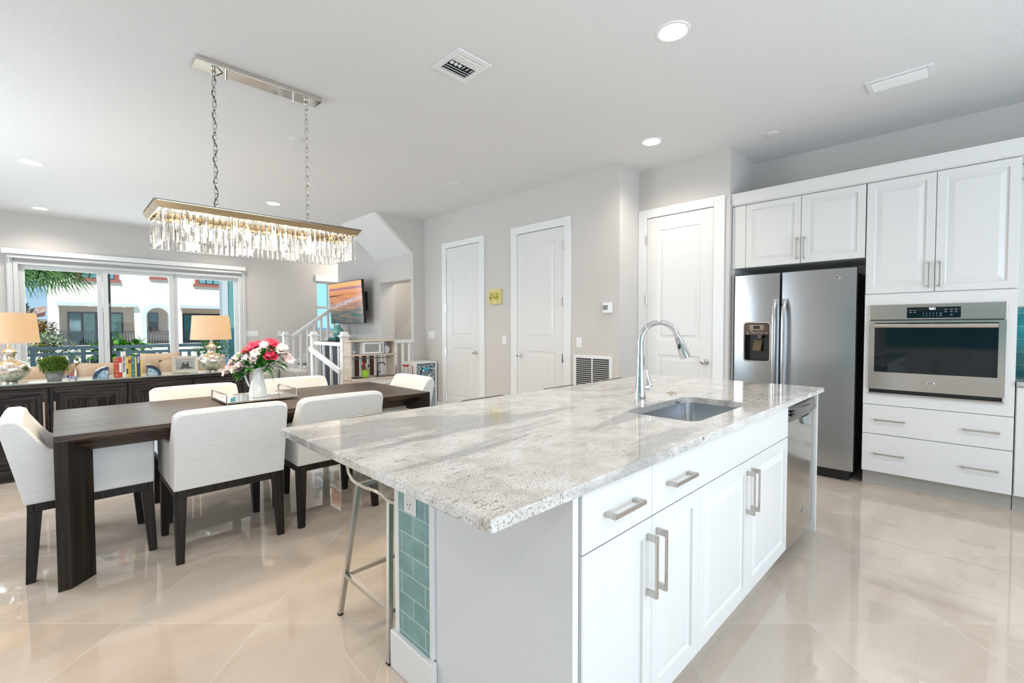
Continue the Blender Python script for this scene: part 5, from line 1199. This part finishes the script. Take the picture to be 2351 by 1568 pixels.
# dishwasher
t = thing('dishwasher', 'stainless dishwasher built into the far right end of the island', 'dishwasher', (3.08, .9, .08))
part('tub', G().box(2.765, .735, .085, 3.392, 1.235, .878), DSIDE, t)
lo = []
for k in range(9):
    s = k/8*2-1; lo.append((3.078+s*.311, .700+.016*s*s))
g = G(); g.loft([[(x, y, z) for x, y in lo]+[(3.389, .734, z), (2.767, .734, z)] for z in (.078, .780)]); dd_ = part('dishwasher_door', g, mat('warm_smooth_steel', (.50, .47, .43), .14, 1), t, smooth=True)
g = G(); L2 = [(x, y-.012) for x, y in lo]
g.loft([[(x, y+.006, .782) for x, y in L2]+[(3.389, .734, .782), (2.767, .734, .782)], [(x, y, .80) for x, y in L2]+[(3.389, .734, .80), (2.767, .734, .80)], [(x, y+.012, .865) for x, y in L2]+[(3.389, .734, .865), (2.767, .734, .865)]]); part('control_panel', g, mat('grey_steel_panel', (.15, .147, .14), .2, 1), t, smooth=True)
part('gap', G().box(2.767, .722, .8655, 3.389, .7345, .884), BLACK, t)
part('pocket_handle', G().prism([(3.10+.078*math.cos(math.pi+math.pi*k/16), .781+.05*math.sin(math.pi+math.pi*k/16)) for k in range(17)], 'y', .690, .704), mat('blue_mirror_pocket', (.35, .45, .52), .04, 1), t)
g = G()
for k in range(2): g.box(2.80, .690, .835-k*.018, 2.87, .7, .842-k*.018)
for k in range(6): g.ball((3.02+k*.03, .688, .842), (.004, .003, .003), 8, 5)
part('panel_marks', g, BLACK, t)
emblem(dd_, (3.09, .6993, .225), .018, 'y')
part('outlet_cover', G(), WHITE, t) if False else None
t = thing('power_outlet', 'white duplex outlet on teal tile at the island end under the counter', 'outlet', (.9, 1.433, .70))
part('plate', G().box(.896, 1.395, .625, .9018, 1.471, .745), WHITE, t, bev=.002)
for z_ in (.655, .712):
    q_ = part('receptacle', G().box(.8935, 1.415, z_-.018, .896, 1.451, z_+.018), WHITE, t, bev=.001)
    part('slots', G().box(.893, 1.424, z_-.002, .8934, 1.427, z_+.010).box(.893, 1.439, z_-.002, .8934, 1.442, z_+.008).ball((.8934, 1.433, z_-.010), (.0006, .003, .003), 8, 5), BLACK, q_)

# ---------------------------------------------------------------- stools
def make_stool():
    t = thing('bar_stool', 'x', 'stool', (0, 0, 0), 'clear acrylic bar stools along the island')
    w = .182
    prof = [(-.225, .622), (-.209, .612), (-.185, .603), (-.161, .600), (-.129, .602), (-.084, .612), (-.014, .612), (.06, .605), (.14, .605), (.179, .611), (.213, .635), (.232, .68), (.243, .76), (.250, .865)]
    g = G(); th = .012; up_ = []; dn_ = []
    for i, (y, z) in enumerate(prof):
        a = Vector(prof[max(i-1, 0)]); b = Vector(prof[min(i+1, len(prof)-1)]); d = (b-a).normalized(); n_ = Vector((-d.y, d.x)); up_.append((y+n_.x*th/2, z+n_.y*th/2)); dn_.append((y-n_.x*th/2, z-n_.y*th/2))
    g.prism(up_+dn_[::-1], 'x', -w, w); part('seat_shell', g, ACRYL, t, smooth=True)
    for s_ in (-1, 1): part('polished_edge', G().tube([(s_*w, y, z) for y, z in prof], .0065, 8), EDGE, t, smooth=True)
    edge = [(-w, .243, .77), (-w, .249, .855), (-w+.008, .246, .874), (-w+.03, .2475, .882), (w-.03, .2475, .882), (w-.008, .246, .874), (w, .249, .855), (w, .243, .77)]
    part('back_rim', G().tube(edge, .0045, 8), mat('grey_rim', (.42, .40, .37), .25, 1), t, smooth=True)
    feet = {}
    for sx_ in (-1, 1):
        for y1_, y0_ in ((-.133, -.226), (.136, .206)):
            part('leg', G().bar((sx_*.232, y0_, 0.004), (sx_*.170, y1_, .603), .020, .020, (0, 1, 0)), NICK, t, bev=.001)
            part('foot_pad', G().box(sx_*.232-.0105, y0_-.0105, 0, sx_*.232+.0105, y0_+.0105, .008), BLACK, t)
    f_ = lambda s_, yb, yt, z: (s_*(.232-.062*z/.603), yb+(yt-yb)*z/.603, z)
    for s_ in (-1, 1): part('footrest', G().bar(f_(s_, -.226, -.133, .185), f_(s_, .206, .136, .185), .018, .018), NICK, t)
    part('footrest', G().bar(f_(-1, -.226, -.133, .185), f_(1, -.226, -.133, .185), .018, .018), NICK, t)
    part('footrest', G().bar(f_(-1, .206, .136, .185), f_(1, .206, .136, .185), .018, .018), NICK, t)
    part('seat_bar', G().bar((-.17, -.133, .594), (.17, -.133, .594), .018, .018), NICK, t)
    part('seat_bar', G().bar((-.17, .136, .594), (.17, .136, .594), .018, .018), NICK, t)
    return t
stl = make_stool(); SYc = 1.80
stl.location = (1.122, SYc, 0); stl['label'] = 'clear acrylic bar stool with steel legs at the near end of the island'
dup(stl, (1.79, SYc, 0), 0, 'acrylic bar stool, second from the tiled island end, only its back rim shows')
dup(stl, (2.49, SYc, 0), 0, 'acrylic bar stool before the return grille, back rim above the counter edge')
dup(stl, (3.14, SYc, 0), 0, 'acrylic bar stool farthest along the island, rim left of the faucet')

# ---------------------------------------------------------------- balcony and outside
BALC = mat('blue_grey_balcony_metal', (.20, .29, .32), .5)
t = thing('balcony_railing', 'blue-grey balcony railing outside the sliding window', 'railing', (1.2, 12.3, 0))
part('top_rail', G().box(-2.5, 12.27, .885, 2.744, 12.34, .95), BALC, t, bev=.003)
part('middle_rail', G().box(-2.5, 12.28, .775, 2.744, 12.32, .83), BALC, t); part('bottom_rail', G().box(-2.5, 12.28, .06, 2.744, 12.32, .10), BALC, t)
k = 0; x = -.30
while x < 2.7:
    z1_ = .885 if k % 4 == 0 else .775
    w_ = .03 if k % 4 else .035
    part('baluster', G().box(x-w_, 12.285, .101, x+w_, 12.315, z1_), BALC, t); x += .172; k += 1
t = thing('planter_box', 'grey balcony planter with spiky leaves behind the sliding window', 'planter', (.55, 12.05, 0))
part('planter', G().box(.38, 11.95, -.02, .80, 12.2, .60), mat('lead_grey_planter', (.16, .18, .18), .7), t, bev=.01)
g = G()
for k in range(60): leaf(g, (.6+rnd.uniform(-.18, .18), 12.07+rnd.uniform(-.06, .06), .6), (rnd.uniform(-.8, .8), rnd.uniform(-.5, .5), rnd.uniform(.4, 1)), rnd.uniform(.10, .2), .03, .4)
part('foliage', g, mat('silver_green_leaf', (.10, .20, .12), .5, var=(20, (.30, .40, .30))), t)
LEAFS = {}
def bush(name, label, c, rad, n_, ls, m, trunk=True, grp='shrubs and trees beyond the balcony'):
    t = thing(name, label, 'tree' if trunk else 'shrub', (c[0], c[1], -3.3), grp)
    g = G(); C_ = Vector(c)
    for k in range(n_):
        v = Vector((rnd.gauss(0, 1), rnd.gauss(0, 1), rnd.gauss(0, 1))).normalized()*(rnd.random()**.4)
        p_ = C_+Vector((v.x*rad[0], v.y*rad[1], v.z*rad[2]))
        leaf(g, p_, v+Vector((rnd.uniform(-1, 1), rnd.uniform(-1, 1), rnd.uniform(-.6, .8))), ls*rnd.uniform(.7, 1.3), ls*.45, .3)
    part('foliage', g, m, t)
    g = G(); g.tube([(c[0], c[1], -3.3), (c[0]+.03, c[1], c[2]-rad[2]*.5), (c[0], c[1], c[2])], .05, 8, r1=.02)
    for k in range(5):
        a = rnd.uniform(0, 6.28); g.tube([(c[0], c[1], c[2]-rad[2]*.6), (c[0]+rad[0]*.6*math.cos(a), c[1]+rad[1]*.6*math.sin(a), c[2]+rad[2]*rnd.uniform(-.2, .5))], .02, 6, r1=.008)
    part('trunk', g, mat('grey_bark', (.22, .19, .16), .9), t)
def leafmat(n, c, r_, **k):
    m = mat(n, c, r_, **k); m.node_tree.nodes['Principled BSDF'].inputs['Specular IOR Level'].default_value = .15; return m
G1 = leafmat('shrub_green', (.10, .20, .04), .7, var=(5, (.26, .34, .16))); G2 = leafmat('shrub_autumn', (.45, .20, .03), .6, var=(5, (.30, .28, .06))); G3 = leafmat('shrub_dark', (.012, .05, .025), .6, var=(3, (.03, .08, .04))); G4 = leafmat('shrub_bright', (.16, .42, .04), .5, var=(5, (.08, .26, .03)))
bush('garden_tree', 'dark leafed tree at left edge of the window below the palm', (-.62, 16.4, 1.50), (.32, .4, .42), 420, .13, G3)
bush('garden_tree', 'orange-brown leafed tree behind the left lamp shade', (-.20, 14.9, 1.10), (.30, .3, .34), 420, .11, G2)
bush('garden_tree', 'pale green leafed tree in front of the neighbour balcony at left', (-.02, 14.2, .72), (.42, .5, .46), 650, .10, G1)
bush('garden_tree', 'low green shrub behind the balcony rail above the round plant', (.35, 13.6, -.45), (1.3, .5, .75), 1300, .13, G1)
bush('garden_shrub', 'bright yellow-green palm-like shrub in front of the neighbour slider', (1.25, 16.5, .62), (.55, .4, .28), 160, .38, G4, False)
bush('garden_shrub', 'bright green vine foliage seen under the right lamp shade', (2.42, 11.5, .86), (.36, .3, .20), 260, .085, G4, False)
# palm
t = thing('palm_tree', 'fan palm with drooping fronds at the top left of the sliding window', 'palm tree', (-1.0, 14, -3.3), 'shrubs and trees beyond the balcony')
part('trunk', G().tube([(-1.25, 14.2, -3.3), (-1.2, 14.1, 0), (-1.1, 14, 2.9)], .13, 10, r1=.09), mat('palm_bark', (.25, .20, .15), .9), t, smooth=True)
PALM = leafmat('palm_green', (.03, .12, .015), .4, var=(6, (.10, .22, .05)))
for k in range(9):
    hub = Vector((-.95+.14*k, 13.7+.06*(k % 3), 2.72+.05*(k % 3))); g = G(); base_a = R(-88+k*7)
    for j in range(34):
        a = base_a+R(-75+j*4.8); d = Vector((math.cos(a), rnd.uniform(-.25, .15), math.sin(a))); leaf(g, hub, d, rnd.uniform(.62, .92), .024, .16, Vector((0, 1, 0)))
    part('frond', g, PALM, t)
# neighbour house, built at its real distance
K = 2.1
def E(x, z): return (x*K, 1.30+(z-1.30)*K)
YF = 42.0
STU = mat('white_stucco', (.86, .80, .73), .9, bump=(2, .1)); REDT = mat('terracotta_trim', (.42, .13, .10), .8); RECW = mat('beige_stucco', (.86, .70, .58), .9)
t = thing('neighbour_house', 'white stucco house across the way with arches, balconies and red window trim', 'house', (8, YF, -3.3))
def rect(x0, x1, z0, z1): a = E(x0, z0); b = E(x1, z1); return (a[0], b[0], a[1], b[1])
holes = [rect(.107, 1.918, .74, 1.995), rect(2.236, 2.852, .74, 1.995), rect(3.247, 6.2, .74, 2.00)]
g = G(); hx0, hx1 = E(-.142, 0)[0], 34
for (a, b, z0, z1) in rings(hx0, hx1, -3.3, 11, holes): g.box(a, YF, z0, b, YF+.35, z1)
A = holes[1]; cx_ = (A[0]+A[1])/2; rr_ = (A[1]-A[0])/2; zc_ = A[3]-rr_
for s_ in (-1, 1):
    pts = [(cx_+s_*rr_, A[3]), (cx_+s_*rr_, zc_)]+[(cx_+s_*rr_*math.cos(R(k*9)), zc_+rr_*math.sin(R(k*9))) for k in range(1, 11)]
    g.prism(pts, 'y', YF, YF+.35)
part('facade', g, STU, t)
g = G(); lo = []
for k in range(21):
    a = R(180-k*9); lo.append([(cx_+q*math.cos(a), y_, zc_+q*math.sin(a)) for q, y_ in ((rr_, YF-.1), (rr_+.30, YF-.1), (rr_+.30, YF), (rr_, YF))])
g.loft(lo); g.box(cx_-rr_-.30, YF-.1, A[2], cx_-rr_, YF, zc_); g.box(cx_+rr_, YF-.1, A[2], cx_+rr_+.30, YF, zc_); part('arch_trim', g, mat('bluish_white_trim', (.66, .72, .74), .8), t)
part('loggia_wall', G().box(hx0, YF+2.3, -.2, hx1, YF+2.5, 3.4), RECW, t); part('loggia_floor', G().box(hx0, YF+.35, -.15, hx1, YF+2.3, .12), mat('pale_slab', (.6, .6, .58), .8), t); part('loggia_ceiling', G().box(hx0, YF+.35, 2.85, hx1, YF+2.3, 3.0), RECW, t)
part('side_wall', G().box(hx0, YF+.35, -3.3, hx0+.3, YF+12, 11), STU, t)
for a, b in ((E(.06, 0)[0], E(1.99, 0)[0]), (E(3.18, 0)[0], E(6.3, 0)[0])): part('balcony_lintel', G().box(a, YF-.35, E(0, 2.0)[1], b, YF-.001, E(0, 2.10)[1]), mat('pale_blue_lintel', (.60, .68, .72), .6), t)
TINT = mat('teal_reflecting_glass', (.02, .16, .17), .05, coat=.8); DKF = mat('dark_bronze_frame', (.03, .03, .035), .5); CURT = mat('sea_green_curtain', (.30, .52, .48), .8, var=(4, (.16, .36, .34), (6, 1, 1)))
K2 = (YF+2.3)/21.5
def E2(x, z): return (x*K2, 1.30+(z-1.30)*K2)
def slider(x0, x1, z1, nn):
    a, _ = E2(x0, 0); b, zt2 = E2(x1, z1); q = part('sliding_door', G().box(a, YF+2.2, .12, b, YF+2.299, zt2), DKF, t); w2 = (b-a)/nn
    for k in range(nn): part('door_pane', G().box(a+k*w2+.07, YF+2.19, .2, a+(k+1)*w2-.07, YF+2.199, zt2-.1), CURT if k % 2 else TINT, q)
slider(.319, 1.731, 1.842, 4); slider(3.5, 5.6, 1.845, 4)
a, z0 = E2(2.456, 1.214); b, z1 = E2(2.738, 1.857)
q = part('window', G().box(a, YF+2.2, z0, b, YF+2.299, z1), DKF, t); part('window_pane', G().box(a+.05, YF+2.19, z0+.65, b-.05, YF+2.199, z1-.05), TINT, q); part('window_screen', G().box(a+.05, YF+2.19, z0+.05, b-.05, YF+2.199, z0+.6), mat('dark_screen', (.04, .05, .06), .5), q); part('window_sill', G().box(a-.12, YF+2.1, z0-.13, b+.12, YF+2.299, z0-.001), REDT, q)
for x0_, x1_, z0_, z1_, nn in ((.526, 1.53, 2.78, 3.55, 4), (2.396, 2.775, 2.95, 3.6, 1), (3.65, 4.75, 2.79, 3.45, 4)):
    a, z0 = E(x0_, z0_+.12); b, z1 = E(x1_, z1_)
    q = part('window', G().box(a, YF-.12, z0-.05, b, YF-.001, z1), REDT, t); part('window_sill', G().box(a-.12, YF-.2, z0-.22, b+.12, YF-.001, z0-.05), REDT, q)
    part('window_inner_frame', G().box(a+.22, YF-.13, z0-.02, b-.22, YF-.121, z1-.2), DKF, q); w2 = (b-a-.44)/nn
    for k in range(nn):
        for z_ in (z0+.02, z0+.02+(z1-z0-.22)/2): part('window_pane', G().box(a+.22+k*w2+.04, YF-.14, z_, a+.22+(k+1)*w2-.04, YF-.131, z_+(z1-z0-.22)/2-.06), mat('pale_teal_glass', (.20, .38, .42), .1), q)
for hh_ in holes:
    a, b, z0, z1 = hh_; b = min(b, 13); q = part('balcony_rail', G().box(a, YF+.05, 1.0, b, YF+.12, 1.06).box(a, YF+.05, .88, b, YF+.10, .92).box(a, YF+.05, .22, b, YF+.12, .28), DKF, t)
    n_ = int((b-a)/.15); g = G()
    for k in range(n_+1): g.box(a+k*.15, YF+.06, .28, a+k*.15+.045, YF+.10, .88)
    part('balcony_pickets', g, DKF, q)
# ground-floor arch
g = G(); cx_, zc_, rr_ = E(2.6, 0)[0]-.6, -1.2, .75
g.prism([(cx_+rr_, -3.3)]+[(cx_+rr_*math.cos(R(k*12)), zc_+rr_*math.sin(R(k*12))) for k in range(16)]+[(cx_-rr_, -3.3)], 'y', YF-.06, YF-.001); part('ground_floor_arch', g, mat('dark_archway', (.05, .05, .05), .9), t)
# far roof left of the house
t = thing('neighbour_roof', 'red tiled roof with curved brackets left of the white house', 'house', (-2, 50, 3))
part('roof', G().prism([(-2.8, 2.15), (-.75, 2.95), (-.45, 2.95), (-.45, 2.55), (-2.5, 1.85)], 'y', 50, 52), mat('clay_roof_tile', (.40, .22, .18), .9, var=(3, (.55, .40, .34))), t)
part('eave', G().prism([(-2.3, 2.05), (-.5, 2.5), (-.5, 2.25), (-1.7, 1.95)], 'y', 50.2, 51.8), REDT, t)
part('bracket', G().tube([(-1.6, 50.1, 2.1), (-1.0, 50.1, 1.8), (-.65, 50.1, 1.35), (-.55, 50.1, .8)], .10, 8), REDT, t)
part('house_wall', G().box(-2.0, 51, -3.3, -.45, 58, 2.0), STU, t)
